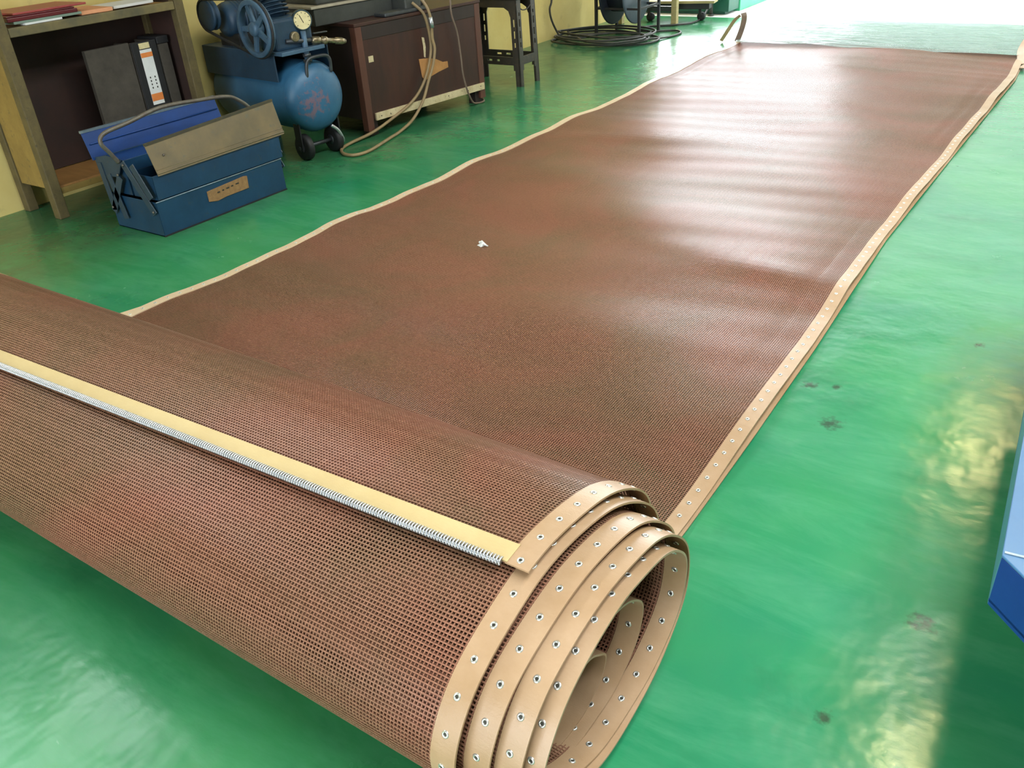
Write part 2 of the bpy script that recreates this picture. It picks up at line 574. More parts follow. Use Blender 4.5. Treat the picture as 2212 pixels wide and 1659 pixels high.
struct('floor', MB().box(XL - 0.2, XR + 0.2, YB - 0.2, 7.92, -0.12, 0.0), M['floor'])
struct('floor_apron', MB().box(-30, 30, 7.92, 40, -0.16, -0.006), M['concrete'])
struct('floor_yard', MB().box(-30, 30, -30, YB - 0.2, -0.16, -0.006), M['concrete'])
struct('floor_side_yard', MB().box(XR + 0.2, 30, YB - 0.2, 7.92, -0.16, -0.006), M['concrete'])
struct('floor_lane', MB().box(-30, XL - 0.2, YB - 0.2, 7.92, -0.16, -0.006), M['concrete'])
ce = MB()
ky0, ky1 = SKY[0][2], SKY[0][3]
ce.box(XL - 0.2, XR + 0.2, YB - 0.2, ky0, ZC, ZC + 0.12).box(XL - 0.2, XR + 0.2, ky1, YF + 0.2, ZC, ZC + 0.12)
for a_, b_ in ((XL - 0.2, SKY[0][0]), (SKY[0][1], SKY[1][0]), (SKY[1][1], XR + 0.2)):
    ce.box(a_, b_, ky0, ky1, ZC, ZC + 0.12)
struct('ceiling', ce, M['ceiling'])
wl = MB()
wl.box(XL - 0.2, XL, YB - 0.2, YF + 0.2, 0, HIGHL[2]).box(XL - 0.2, XL, YB - 0.2, YF + 0.2, HIGHL[3], ZC)
wl.box(XL - 0.2, XL, YB - 0.2, HIGHL[0], HIGHL[2], HIGHL[3]).box(XL - 0.2, XL, HIGHL[1], YF + 0.2, HIGHL[2], HIGHL[3])
struct('wall_left', wl, M['wall'])
wr = MB().box(XR, XR + 0.2, YB - 0.2, YF + 0.2, 0, ZC)
struct('wall_right', wr, M['plaster'])
wf = MB()
wf.box(XL, DOOR[0], YF, YF + 0.15, 0, ZC)
wf.box(DOOR[1], XR, YF, YF + 0.15, 0, ZC).box(DOOR[0], DOOR[1], YF, YF + 0.15, DOOR[3], ZC)
struct('wall_far', wf, M['wall'])
wb = MB()
wb.box(XL, REAR[0], YB - 0.15, YB, 0, ZC).box(REAR[1], XR, YB - 0.15, YB, 0, ZC).box(REAR[0], REAR[1], YB - 0.15, YB, REAR[3], ZC)
struct('wall_rear', wb, M['plaster'])
# green painted kerb outside the far doorway
struct('wall_sky_blocker', MB().box(-3.7, 14, 14.0, 14.4, -0.1, 8.0), M['sky_blocker'])  # unseen wall, added to keep sky reflections off the right floor and belt
struct('trim_1', MB().box(-3.31, -3.19, YF + 0.01, YF + 2.2, -0.006, 0.16), M['light_green'], None, 0.006)

# ------------------------------------------------------------------ the mesh belt
PITCH_M = 0.0063
SW, ST = 0.0021, 0.0016
belt = thing('mesh_conveyor_belt', 'long brown open mesh belt with tan eyelet edging, half rolled up on the green floor', 'conveyor belt', (-1.55, 0.785, 0))
BINV = np.array(INV[belt.name])


def tob(V):
    return V + BINV[:3, 3]


TT = [0, 0.5, 1, 1.5, 2, 3, 4, 4.6, 5.2, 5.8, 6.6]
RY = [0.296, 0.291, 0.284, 0.274, 0.262, 0.248, 0.232, 0.206, 0.162, 0.124, 0.092]
RZ = [0.187, 0.183, 0.178, 0.173, 0.168, 0.160, 0.150, 0.132, 0.100, 0.072, 0.050]
XE = [-0.512, -0.506, -0.50, -0.478, -0.456, -0.420, -0.400, -0.42, -0.445, -0.46, -0.475]
YO = [0, 0, 0, 0, 0, 0.0, 0.005, 0.003, -0.016, -0.040, -0.062]
BW = 2.03


def roll_frame(s, t):
    """s: distance from the right edge, t: turns wound inwards from the loose end; broadcast arrays -> P, N"""
    ry, rz, xe, yo = (np.interp(t, TT, a) for a in (RY, RZ, XE, YO))
    X = xe - s
    th0 = np.radians(106.0 + 8.0 * (-0.52 - X) / 1.33)
    th = th0 - 2 * np.pi * t
    zb = 0.018 + 0.0042 * t
    wob = 0.0016 * np.sin(5 * th + 1.3 * t + 2.0 * X) + 0.0010 * np.sin(3.1 * X + 9 * th)
    Y = 0.785 + yo + (ry + wob) * np.cos(th)
    Z = zb + rz + (rz + wob) * np.sin(th)
    P = np.stack(np.broadcast_arrays(X, Y, Z), -1)
    ny, nz = np.cos(th) / ry, np.sin(th) / rz
    L = np.hypot(ny, nz)
    N = np.stack(np.broadcast_arrays(np.zeros_like(X + th), ny / L, nz / L), -1)
    return P, N


# turn positions at equal arc length
tt = np.linspace(0, 6.6, 4400)
Pt, _ = roll_frame(np.full_like(tt, 0.0), tt)
Pt = Pt[:, 1:]
arc = np.concatenate([[0], np.cumsum(np.linalg.norm(np.diff(Pt, axis=0), axis=1))])
ROLL_LEN = arc[-1]


def t_at(d):
    return np.interp(d, arc, tt)


sw = np.arange(0.036, BW - 0.036, PITCH_M)
tw = np.linspace(0.004, 6.58, 256)
S, T = np.meshgrid(sw, tw, indexing='ij')
P, N = roll_frame(S, T)
V1, F1 = strands(P, N, SW, ST)
dw = np.arange(0.03, ROLL_LEN - 0.01, PITCH_M)
S, T = np.meshgrid(np.linspace(0.0375, BW - 0.0375, 9), t_at(dw), indexing='xy')
P, N = roll_frame(S, T)
V2, F2 = strands(P, N, SW * 1.05, ST * 1.25)
me = np_mesh('rolled_mesh', np.concatenate([tob(V1), tob(V2)]), np.concatenate([F1, F2 + len(V1)]), False)
ro = link('rolled_mesh', me, M['strand'], belt)
tag(ro, 'brown open square mesh wound into an oval roll', kind='stuff')


def sheet_z(x, y):
    u = (x + 1.57)
    z = 0.018 + 0.0062 * np.sin(2 * np.pi * (y / 0.92 + 0.20 * np.sin(1.7 * u) + 0.10 * u))
    z = z + 0.0042 * np.sin(2 * np.pi * (y / 0.47 - 0.22 * u + 0.15 * np.sin(2.3 * u + y))) * (0.6 + 0.4 * np.sin(1.1 * y + 2 * u))
    z = z + 0.0022 * np.sin(2 * np.pi * (y / 1.7 + u / 0.9))
    z = z + 0.010 * np.exp(-((y - 5.95) / 0.16) ** 2) * (0.6 + 0.4 * np.sin(2 * u))
    z = z + 0.012 * np.exp(-((y - 4.05 - 0.25 * u) / 0.10) ** 2) * np.exp(-((u + 0.35) / 0.55) ** 2)
    z = z + 0.010 * np.exp(-((y - 2.75 + 0.18 * u) / 0.09) ** 2) * np.exp(-((u - 0.8) / 0.4) ** 2)
    z = z + 0.010 * np.clip((np.abs(u) - 0.85) / 0.15, 0, 1) ** 2 * (0.5 + 0.5 * np.sin(2.6 * y + np.sign(u)))
    z = z + 0.0009 * np.sin(2 * np.pi * (y / 0.17 + 0.7 * np.sin(1.9 * u + 0.8 * y) + 0.25 * u)) * (0.5 + 0.5 * np.sin(2.7 * u + 1.9 * y))
    return z


def left_x(y):
    return np.interp(y, [0.6, 1.2, 2.3, 3.6, 5.2, 6.8], [-2.585, -2.58, -2.575, -2.545, -2.548, -2.565])


def right_x(y):
    return np.interp(y, [0.6, 1.33, 1.7, 2.2, 3.1, 4.26, 5.1, 5.9, 6.7], [-0.540, -0.543, -0.546, -0.556, -0.588, -0.580, -0.570, -0.560, -0.600])


def end_y(f):
    return 6.76 - 0.16 * f


def sheet_P(f, y, low=False):
    """f 0..1 from the left edge to the right edge"""
    xl, xr = left_x(y), right_x(y)
    if low:
        xl = xl - 0.012 - 0.10 * np.clip((1.75 - y) / 0.5, 0, 1) ** 2
        xr = xr + 0.007
    x = xl + (xr - xl) * f
    if low:
        z = np.minimum(0.004 + 0.15 * (sheet_z(x, y) - 0.01), sheet_z(x, y) - 0.006)
        z = np.maximum(z, 0.0022)
    else:
        z = sheet_z(x, y)
    return np.stack(np.broadcast_arrays(x, y + 0 * f, z), -1)


def sheet_N(P):
    e = 0.004
    gx = (sheet_z(P[..., 0] + e, P[..., 1]) - sheet_z(P[..., 0] - e, P[..., 1])) / (2 * e)
    gy = (sheet_z(P[..., 0], P[..., 1] + e) - sheet_z(P[..., 0], P[..., 1] - e)) / (2 * e)
    N = np.stack([-gx, -gy, np.ones_like(gx)], -1)
    return N / np.linalg.norm(N, axis=-1, keepdims=True)


def sheet(low, y0, dy):
    n = int(2.02 / PITCH_M)
    fr = (np.arange(n) + 0.5) / n
    fr = fr[(fr > 0.018) & (fr < 0.982)]
    ny = int((6.7 - y0) / dy)
    Fg, Q = np.meshgrid(fr, np.linspace(0, 1, ny), indexing='ij')
    Yg = y0 + (end_y(Fg) - y0) * Q
    Pw = sheet_P(Fg, Yg, low)
    Nw = sheet_N(Pw)
    a = strands(Pw, Nw, SW, ST)
    m = int((6.7 - y0) / PITCH_M)
    q = (np.arange(m) + 0.5) / m
    Q, Fg = np.meshgrid(q, np.linspace(0.0185, 0.9815, 30 if not low else 10), indexing='ij')
    Yg = y0 + (end_y(Fg) - y0) * Q
    Pf = sheet_P(Fg, Yg, low)
    Nf = sheet_N(Pf)
    b = strands(Pf, Nf, SW * 1.05, ST * 1.25)
    return np.concatenate([tob(a[0]), tob(b[0])]), np.concatenate([a[1], b[1] + len(a[0])])


V, F = sheet(False, 0.62, 0.036)
tag(link('flat_mesh', np_mesh('flat_mesh', V, F, False), M['strand'], belt), 'brown open square mesh spread flat in gentle ripples', kind='stuff')
V, F = sheet(True, 0.72, 0.16)
tag(link('lower_mesh', np_mesh('lower_mesh', V, F, False), M['strand'], belt), 'second layer of brown mesh lying under the first', kind='stuff')


def band(name, P, N, S, hw, th, mat, label=None):
    V, F = ribbon(P, N, S, hw, th)
    o = link(name, np_mesh(name, tob(V), F, False), mat, belt)
    if label:
        o['label'] = label
    return o


# tapes of the roll
tb = np.linspace(0, 6.6, 1240)
tapes = {}
for side, s0 in (('right', 0.02), ('left', BW - 0.02)):
    P, N = roll_frame(np.full_like(tb, s0), tb)
    Sd = np.zeros_like(P)
    Sd[:, 0] = 1
    tapes['roll_' + side] = band('edge_tape', P, N, Sd, 0.020, 0.0036, M['tape'], 'tan edge tape coiling round the roll')
# tapes of the flat sheet (upper and lower layer, both sides)
for low in (False, True):
    for side in (0, 1):
        yy = np.linspace(0.62 if not low else 0.72, 6.72 if side == 0 else 6.45, 200)
        f0 = np.full_like(yy, 0.0099 if side == 0 else 0.9901)
        P = sheet_P(f0, yy, low)
        P[:, 2] += 0.0006
        Sd = np.zeros_like(P)
        Sd[:, 0] = 1
        Nn = np.zeros_like(P)
        Nn[:, 2] = 1
        tapes[('low' if low else 'top') + str(side)] = band('edge_tape', P, Nn, Sd, 0.020, 0.0032, M['tape_pale'] if side == 0 else M['tape'],
                                                         'pale edge tape along the flat mesh' if side == 0 else 'tan eyelet tape along the flat mesh')

# eyelets: one shared mesh, each an object of its own
em = MB()
em.lathe([(0.0024, 0.0019), (0.0029, 0.0031), (0.0044, 0.0032), (0.0058, 0.0019), (0.0058, -0.0019), (0.0044, -0.0032), (0.0029, -0.0031), (0.0024, -0.0019)], (0, 0, 0), (0, 0, 1), 14, caps=False)
k0 = len(em.f)
em.lathe([(0.0027, 0.0022), (0.0027, -0.0022)], (0, 0, 0), (0, 0, 1), 10)
eye_me = bpy.data.meshes.new('eyelet')
eye_me.from_pydata(em.v, [], em.f)
eye_me.polygons.foreach_set('use_smooth', em.s)
eye_me.materials.append(M['eyelet'])
eye_me.materials.append(M['hole'])
eye_me.polygons.foreach_set('material_index', [0 if i < k0 else 1 for i in range(len(em.f))])
eye_me.update()


def eyelet(p, nrm, parent):
    o = bpy.data.objects.new('eyelet', eye_me)
    COL.objects.link(o)
    o.parent = parent
    o.location = Vector(p) + Vector(BINV[:3, 3])
    o.rotation_euler = Vector(nrm).to_track_quat('Z', 'X').to_euler()
    return o


for d in np.arange(0.012, ROLL_LEN - 0.6, 0.0505):
    P, N = roll_frame(np.array(0.021), t_at(np.array(d)))
    eyelet(P, N, tapes['roll_right'])
for y in np.arange(1.235, 5.0, 0.0495):
    p = sheet_P(np.array(0.9885), np.array(y))
    eyelet(p + [0, 0, 0.0008], (0, 0, 1), tapes['top1'])
for y in np.arange(1.36, 3.6, 0.0495):
    p = sheet_P(np.array(0.0105), np.array(y))
    eyelet(p + [0, 0, 0.0008], (0, 0, 1), tapes['top0'])

# loose end of the roll: yellow strip and coil spring
st = np.linspace(0.036, BW - 0.036, 60)
t_in = t_at(np.array(0.036))
P0, N0 = roll_frame(st, np.full_like(st, t_at(np.array(0.001))))
P1, N1 = roll_frame(st, np.full_like(st, t_in))
Pm, Nm = roll_frame(st, np.full_like(st, t_at(np.array(0.0185))))
Sd = (P1 - P0)
hw = np.linalg.norm(Sd, axis=1).mean() / 2
Sd /= np.linalg.norm(Sd, axis=1, keepdims=True)
V, F = ribbon(Pm + Nm * 0.0012, Nm, Sd, hw, 0.0034)
strip = link('end_strip', np_mesh('end_strip', tob(V), F, False), M['strip'], belt)
strip['label'] = 'yellow reinforcing strip across the loose end'
# helix along the free edge
nt = int((BW - 0.045) / 0.0054)
q = np.linspace(0, 1, nt * 12)
ss = 0.043 + q * (BW - 0.075)
Pc, Nc = roll_frame(ss, np.full_like(ss, t_at(np.array(0.0005))))
Pa, _ = roll_frame(ss, np.full_like(ss, t_at(np.array(0.01))))
Tc = Pc - Pa
Tc /= np.linalg.norm(Tc, axis=1, keepdims=True)
an = q * nt * 2 * np.pi
H = Pc + Nc * 0.0035 + Tc * 0.002 + (Tc * np.cos(an)[:, None] * 0.0062 + Nc * np.sin(an)[:, None] * 0.0042)
Nh = Tc * np.cos(an)[:, None] + Nc * np.sin(an)[:, None]
V, F = strands(H[None], Nh[None], 0.0026, 0.0026)
spring = link('coil_spring', np_mesh('coil_spring', tob(V), F), M['steel'], belt)
spring['label'] = 'bright steel coil seam along the loose end'
mb = MB()
mb.tube([tuple(Pc[i] + Nc[i] * 0.0036 + Tc[i] * 0.0045) for i in range(0, len(Pc), 60)], 0.0030, 6, 1, spline=False)
mb.build('seam_wire', M['steel'], belt)

# curled ends of edging at the far left corner, and the lifted far right tape end
cp = np.array([(-2.70, 6.72, 0.012), (-2.672, 6.73, 0.06), (-2.64, 6.74, 0.115), (-2.605, 6.74, 0.165), (-2.57, 6.75, 0.195)])


def curl(name, pts, hw, side, mat, label):
    pts = [Vector(p) for p in pts]
    Q = []
    for i in range(len(pts) - 1):
        a, b, c, d = pts[max(i - 1, 0)], pts[i], pts[i + 1], pts[min(i + 2, len(pts) - 1)]
        for k in range(6):
            t = k / 6
            Q.append(0.5 * ((2 * b) + (c - a) * t + (2 * a - 5 * b + 4 * c - d) * t * t + (3 * b - a - 3 * c + d) * t ** 3))
    Q.append(pts[-1])
    P = np.array([tuple(v) for v in Q])
    Tg = np.gradient(P, axis=0)
    Tg /= np.linalg.norm(Tg, axis=1, keepdims=True)
    S = np.tile(np.array(side, float), (len(P), 1))
    S -= Tg * (S * Tg).sum(1, keepdims=True)
    S /= np.linalg.norm(S, axis=1, keepdims=True)
    return band(name, P, np.cross(Tg, S), S, hw, 0.003, mat, label)


curl('tape_end', cp, 0.018, (0.5, 0.85, 0), M['tape'], 'tan tape end standing up at the far corner')
curl('tape_end', [(-2.565, 6.70, 0.014), (-2.55, 6.72, 0.07), (-2.54, 6.74, 0.13), (-2.545, 6.77, 0.18), (-2.565, 6.80, 0.205)], 0.020, (0.95, 0.2, 0), M['cord'], 'brown tape end curling up at the far corner')
curl('tape_end', [(-0.585, 6.30, 0.02), (-0.60, 6.45, 0.03), (-0.62, 6.58, 0.06), (-0.60, 6.70, 0.12), (-0.54, 6.80, 0.17), (-0.50, 6.95, 0.20)], 0.024, (1, 0.1, 0.25), M['tape'], 'tan tape end lifting at the far right corner')
curl('tape_end', [(-0.57, 6.20, 0.018), (-0.52, 6.35, 0.03), (-0.45, 6.50, 0.05), (-0.38, 6.62, 0.06)], 0.020, (1, 0.4, 0.1), M['tape'], 'second tape end splayed at the far right corner')

# ------------------------------------------------------------------ plastic film beyond the belt
xs, ys = np.linspace(-2.54, -0.56, 70), np.linspace(6.60, 7.86, 90)
Xg, Yg = np.meshgrid(xs, ys, indexing='ij')
Zg = 0.016 + 0.011 * np.sin(2 * np.pi * (Yg / 0.13 + 0.5 * np.sin(2.1 * Xg) + 0.2 * np.sin(5.2 * Xg + 3 * Yg))) * (0.55 + 0.45 * np.sin(3.3 * Xg + 2 * Yg))
Zg += 0.003 * np.sin(2 * np.pi * (Yg / 0.06 + 0.6 * np.sin(1.3 * Xg + 4 * Yg))) + 0.008 * np.exp(-((Yg - 6.66) / 0.05) ** 2) * (0.5 + 0.5 * np.sin(7 * Xg))
Zg += 0.016 * (Yg < 6.76)
Yg = Yg + 0.03 * np.sin(3 * Xg) * np.clip((6.9 - Yg) / 0.3, 0, 1) + np.clip((6.9 - Yg) / 0.3, 0, 1) * 0.05 * (Xg + 2.5) * -0.8
V = np.stack([Xg, Yg, Zg], -1).reshape(-1, 3)
ix = np.arange(70 * 90).reshape(70, 90)
F = np.stack([ix[:-1, :-1], ix[1:, :-1], ix[1:, 1:], ix[:-1, 1:]], -1).reshape(-1, 4)
fo = link('plastic_film', np_mesh('plastic_film', V, F), M['film'])
tag(fo, 'wrinkled clear plastic film on the floor past the far end of the mesh belt', 'plastic film')

# white scrap on the mesh
mb = MB()
sz = float(sheet_z(np.array(-1.848), np.array(2.384))) + 0.002
mb.tube([(-1.872, 2.395, sz + 0.004), (-1.858, 2.402, sz + 0.007), (-1.845, 2.388, sz + 0.004), (-1.835, 2.378, sz + 0.009), (-1.82, 2.382, sz + 0.004)], [0.003, 0.006, 0.004, 0.007, 0.003], 6, 4)
mb.add([(-1.87, 2.38, sz), (-1.845, 2.37, sz), (-1.83, 2.39, sz + 0.004), (-1.855, 2.405, sz + 0.006), (-1.85, 2.386, sz + 0.012)], [(0, 1, 4), (1, 2, 4), (2, 3, 4), (3, 0, 4), (3, 2, 1, 0)])
tag(mb.build('paper_scrap', M['white_paper']), 'tiny crumpled white scrap lying on the brown mesh', 'scrap')

# ------------------------------------------------------------------ shelving table at the left
tbx, ty0, ty1 = -3.85, 1.885, 2.745
t = thing('shelf_unit', 'cream painted wooden shelf unit on legs against the yellow wall', 'shelf unit', (tbx, ty0, 0))
for x in (tbx, -4.11):
    for y in (ty0, ty1):
        MB().box(x - 0.024, x + 0.024, y - 0.024, y + 0.024, 0, 1.32).build('leg', M['post_wood'], t, 0.004)
MB().box(-4.085, tbx - 0.026, ty0 - 0.016, ty0 + 0.004, 0.135, 0.80).build('side_panel', M['cream_wood'], t, 0.003, label='yellow side panel')
mb = MB().box(-4.12, tbx + 0.012, ty0 + 0.026, ty1 - 0.026, 0.118, 0.140)
mb.build('bottom_shelf', M['shelf'], t, 0.002)
MB().box(tbx - 0.006, tbx + 0.018, ty0 + 0.026, ty1 - 0.026, 0.105, 0.132).build('shelf_lip', M['cream_wood'], t, 0.002)
MB().box(tbx - 0.008, tbx + 0.020, ty0 + 0.026, ty1 - 0.026, 0.762, 0.798).build('front_rail', M['rail'], t, 0.003)
MB().box(-4.12, tbx - 0.01, ty0 + 0.02, ty1 - 0.02, 0.776, 0.792).build('middle_shelf', M['shelf'], t, 0.002)
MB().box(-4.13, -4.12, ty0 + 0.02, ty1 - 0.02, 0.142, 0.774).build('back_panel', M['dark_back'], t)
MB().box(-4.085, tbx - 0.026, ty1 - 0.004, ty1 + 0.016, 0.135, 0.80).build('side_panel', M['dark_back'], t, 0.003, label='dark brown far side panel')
MB().box(-4.12, tbx + 0.03, ty0 - 0.03, ty1 + 0.03, 1.30, 1.325).build('top_board', M['shelf'], t, 0.003)

# files in the shelf
bf = thing('box_file', 'grey marbled box file with black spine and white and orange label in the shelf unit', 'file', (-3.96, 2.58, 0.14))
MB().box(-4.10, -3.962, 2.520, 2.534, 0.142, 0.632).build('cover', M['grey_card'], bf, 0.002)
MB().box(-4.10, -3.962, 2.636, 2.650, 0.142, 0.632).build('cover', M['grey_card'], bf, 0.002)
MB().box(-3.962, -3.950, 2.518, 2.652, 0.142, 0.636).build('spine', M['black_card'], bf, 0.003)
MB().box(-4.09, -3.962, 2.536, 2.634, 0.15, 0.62).build('papers', M['white_paper'], bf)
lb = MB().box(-3.9505, -3.9485, 2.552, 2.616, 0.345, 0.600).build('label', M['white_paper'], bf, 0.0)
MB().box(-3.9484, -3.9476, 2.552, 2.616, 0.565, 0.586).build('orange_band', M['label_orange'], lb)
MB().box(-3.9484, -3.9476, 2.552, 2.616, 0.362, 0.396).build('orange_band', M['label_orange'], lb)
MB().box(-3.9505, -3.9485, 2.554, 2.612, 0.604, 0.630).build('window', M['gauge_face'], bf, 0.004)
for yy in (2.572, 2.598):
    for zz in (0.472, 0.456, 0.440, 0.424):
        MB().box(-3.9484, -3.9478, yy - 0.003, yy + 0.003, zz - 0.004, zz + 0.004).build('ink_mark', M['ink'], lb)
bf2 = thing('box_file', 'plain grey box file beside the labelled one in the shelf unit', 'file', (-3.96, 2.70, 0.14))
MB().box(-4.10, -3.955, 2.658, 2.718, 0.142, 0.640).build('body', M['grey_card'], bf2, 0.003)
MB().box(-3.957, -3.950, 2.660, 2.716, 0.15, 0.61).build('spine', M['grey_card'], bf2, 0.002)
MB().box(-4.10, -3.945, 2.655, 2.720, 0.612, 0.645).build('lid', M['black_card'], bf2, 0.003)
cs = MB().box(-3.99, -3.966, 2.285, 2.515, 0.141, 0.640)
tag(cs.build('cardboard_sheet', M['grey_card'], None, 0.002), 'grey card sheet standing in the shelf unit left of the labelled box file', 'card')

# papers and folders on the middle shelf
pz = 0.7985
mb = MB().box(-4.09, -3.845, 1.99, 2.16, pz, pz + 0.008, 0.05)
tag(mb.build('paper_sheet', M['white_paper'], None, 0.001), 'white paper at the bottom of the pile on the shelf unit', 'paper')
mb = MB().box(-4.09, -3.85, 1.955, 2.26, pz + 0.008, pz + 0.018, 0.0)
tag(mb.build('card_folder', M['mint'], None, 0.001), 'grey green card folder just above the white paper on the shelf unit', 'folder')
f = thing('plastic_folder', 'maroon plastic folder in the pile on the shelf unit', 'folder', (-3.97, 2.08, pz + 0.018))
MB().box(-4.10, -3.848, 1.93, 2.245, pz + 0.018, pz + 0.034).build('cover', M['maroon'], f, 0.003)
MB().box(-4.10, -3.86, 1.935, 2.24, pz + 0.034, pz + 0.040).build('flap', M['maroon'], f, 0.002)
mb = MB().box(-4.09, -3.862, 1.96, 2.30, pz + 0.041, pz + 0.050, 0.04)
tag(mb.build('pink_folder', M['pink'], None, 0.002), 'pinkish red folder lying on top of the maroon one', 'folder')
mb = MB().box(-4.08, -3.858, 2.27, 2.42, pz, pz + 0.016, -0.04)
tag(mb.build('orange_envelope', M['orange_paper'], None, 0.002), 'pale orange envelope beside the maroon folder on the shelf unit', 'envelope')
mb = MB().box(-4.09, -3.90, 2.44, 2.66, pz, pz + 0.012, 0.06)
tag(mb.build('paper_stack', M['white_paper'], None, 0.002), 'grey white paper stack near the far leg of the shelf unit', 'paper')

# ------------------------------------------------------------------ toolbox
tx0, tx1, yy0, yy1 = -3.494, -3.167, 1.937, 2.618
tb_ = thing('cantilever_toolbox', 'blue steel cantilever toolbox with open dusty lid standing before the shelf unit', 'toolbox', ((tx0 + tx1) / 2, (yy0 + yy1) / 2, 0))
mb = MB()
w = 0.003
mb.box(tx0, tx1, yy0, yy1, 0, 0.006)
mb.box(tx0, tx0 + w, yy0, yy1, 0, 0.147).box(tx1 - w, tx1, yy0, yy1, 0, 0.147).box(tx0, tx1, yy0, yy0 + w, 0, 0.147).box(tx0, tx1, yy1 - w, yy1, 0, 0.147)
body = mb.build('body', M['tool_blue'], tb_, 0.0015)
MB().tube([(tx1 + 0.001, yy0, 0.147), (tx1 + 0.001, yy1, 0.147)], 0.0028, 6, spline=False).build('rim', M['seam'], body)
MB().beam((tx1 + 0.001, yy0 - 0.001, 0.003), (tx1 + 0.001, yy1, 0.003), 0.006, 0.006).build('bottom_edge', M['rubber'], body)


def tray(x0, x1, z0, z1, dy=0.0, name='tray'):
    m = MB()
    a0, a1 = yy0 + 0.012 + dy, yy1 + 0.012 + dy
    m.box(x0, x1, a0, a1, z0, z0 + w).box(x0, x0 + w, a0, a1, z0, z1).box(x1 - w, x1, a0, a1, z0, z1).box(x0, x1, a0, a0 + w, z0, z1).box(x0, x1, a1 - w, a1, z0, z1)
    return m.build(name, M['tool_blue'], tb_, 0.0012)


tray(-3.325, -3.164, 0.152, 0.252)
tray(-3.500, -3.336, 0.152, 0.300)
# lids
yl0, yl1 = 1.975, 2.658
lid = MB().hexa([(-3.155, yl0, 0.248), (-3.155, yl1, 0.252), (-3.160, yl1, 0.252), (-3.160, yl0, 0.248), (-3.196, yl0 - 0.0, 0.368), (-3.196, yl1, 0.398), (-3.201, yl1, 0.398), (-3.201, yl0, 0.368)]).build('lid', M['dusty_lid'], tb_, 0.001, label='dusty khaki front lid folded up')
MB().beam((-3.199, yl0, 0.370), (-3.199, yl1, 0.400), 0.012, 0.010).build('lid_edge', M['lid_edge'], lid)
MB().tube([(-3.158, yl0, 0.258), (-3.158, yl1, 0.263)], 0.004, 6, spline=False).build('hinge', M['dusty_lid'], lid)
MB().tube([(-3.163, yl0, 0.272), (-3.163, yl1, 0.278)], 0.0022, 6, spline=False).build('fold_line', M['dusty_lid'], lid)
MB().lathe([(0.005, 0), (0.004, 0.004), (0.001, 0.005)], (-3.176, yl0 + 0.06, 0.318), (1, 0, 0.3), 10).build('rivet', M['rod'], lid)
bl = MB().hexa([(-3.500, 1.915, 0.292), (-3.500, 2.60, 0.292), (-3.505, 2.60, 0.292), (-3.505, 1.915, 0.292), (-3.532, 1.915, 0.405), (-3.532, 2.60, 0.405), (-3.537, 2.60, 0.405), (-3.537, 1.915, 0.405)]).build('rear_lid', M['tool_inner'], tb_, 0.001, label='rear lid with bright blue inside')
MB().beam((-3.534, 1.913, 0.405), (-3.534, 2.602, 0.405), 0.012, 0.010).build('lid_edge', M['seam'], bl)
MB().tube([(-3.512, 1.93, 0.355), (-3.512, 2.59, 0.355)], 0.003, 6, spline=False).build('fold_line', M['tool_inner'], bl)
MB().box(-3.50, -3.345, 1.95, 2.60, 0.292, 0.296).build('tray_liner', M['tool_inner'], tb_)
MB().tube([(-3.33, 1.925, 0.300), (-3.33, 1.900, 0.345), (-3.33, 1.874, 0.392), (-3.33, 1.900, 0.424), (-3.33, 2.018, 0.440), (-3.33, 2.178, 0.464), (-3.33, 2.373, 0.452), (-3.33, 2.516, 0.437), (-3.33, 2.575, 0.411), (-3.33, 2.628, 0.366), (-3.33, 2.655, 0.31)], 0.0085, 10).build('handle', M['rod'], tb_, label='curved steel carrying handle')
# linkage on both ends
for ys, nm in ((yy0 - 0.006, 'near'), (yy1 + 0.016, 'far')):
    mb = MB().prism([(-3.514, ys, 0.300), (-3.42, ys, 0.318), (-3.314, ys, 0.312), (-3.345, ys, 0.262), (-3.366, ys, 0.234), (-3.48, ys, 0.225)], (0, -0.004, 0))
    mb.build('bracket', M['tool_dull'], tb_, 0.001)
    for (xa, za), (xb, zb) in (((-3.309, 0.303), (-3.175, 0.100)), ((-3.249, 0.296), (-3.172, 0.166)), ((-3.482, 0.283), (-3.462, 0.08)), ((-3.355, 0.235), (-3.474, 0.072)), ((-3.435, 0.24), (-3.394, 0.05))):
        MB().beam((xa, ys - 0.006, za), (xb, ys - 0.006, zb), 0.034, 0.004, (0, 1, 0)).build('link_bar', M['tool_dull'], tb_, 0.001)
    for xa, za in ((-3.30, 0.292), (-3.178, 0.11), (-3.47, 0.092), (-3.36, 0.245)):
        MB().lathe([(0.006, 0), (0.005, 0.004), (0.001, 0.006)], (xa, ys - 0.008, za), (0, -1, 0), 8).build('rivet', M['rod'], tb_)
pl = MB().prism([(tx1 + 0.0005, 2.184, 0.120), (tx1 + 0.0005, 2.39, 0.130), (tx1 + 0.0005, 2.408, 0.126), (tx1 + 0.0005, 2.405, 0.072), (tx1 + 0.0005, 2.28, 0.071), (tx1 + 0.0005, 2.23, 0.066), (tx1 + 0.0005, 2.184, 0.075)], (0.003, 0, 0)).build('name_plate', M['plate'], tb_, 0.001, label='worn tan name plate with faded lettering')
for k, (ya, wd) in enumerate(((2.235, 0.014), (2.262, 0.010), (2.285, 0.016), (2.312, 0.012), (2.338, 0.018))):
    MB().box(tx1 + 0.0035, tx1 + 0.0042, ya, ya + wd, 0.098 + 0.002 * k, 0.104 + 0.002 * k).build('worn_letter', M['ink'], pl)

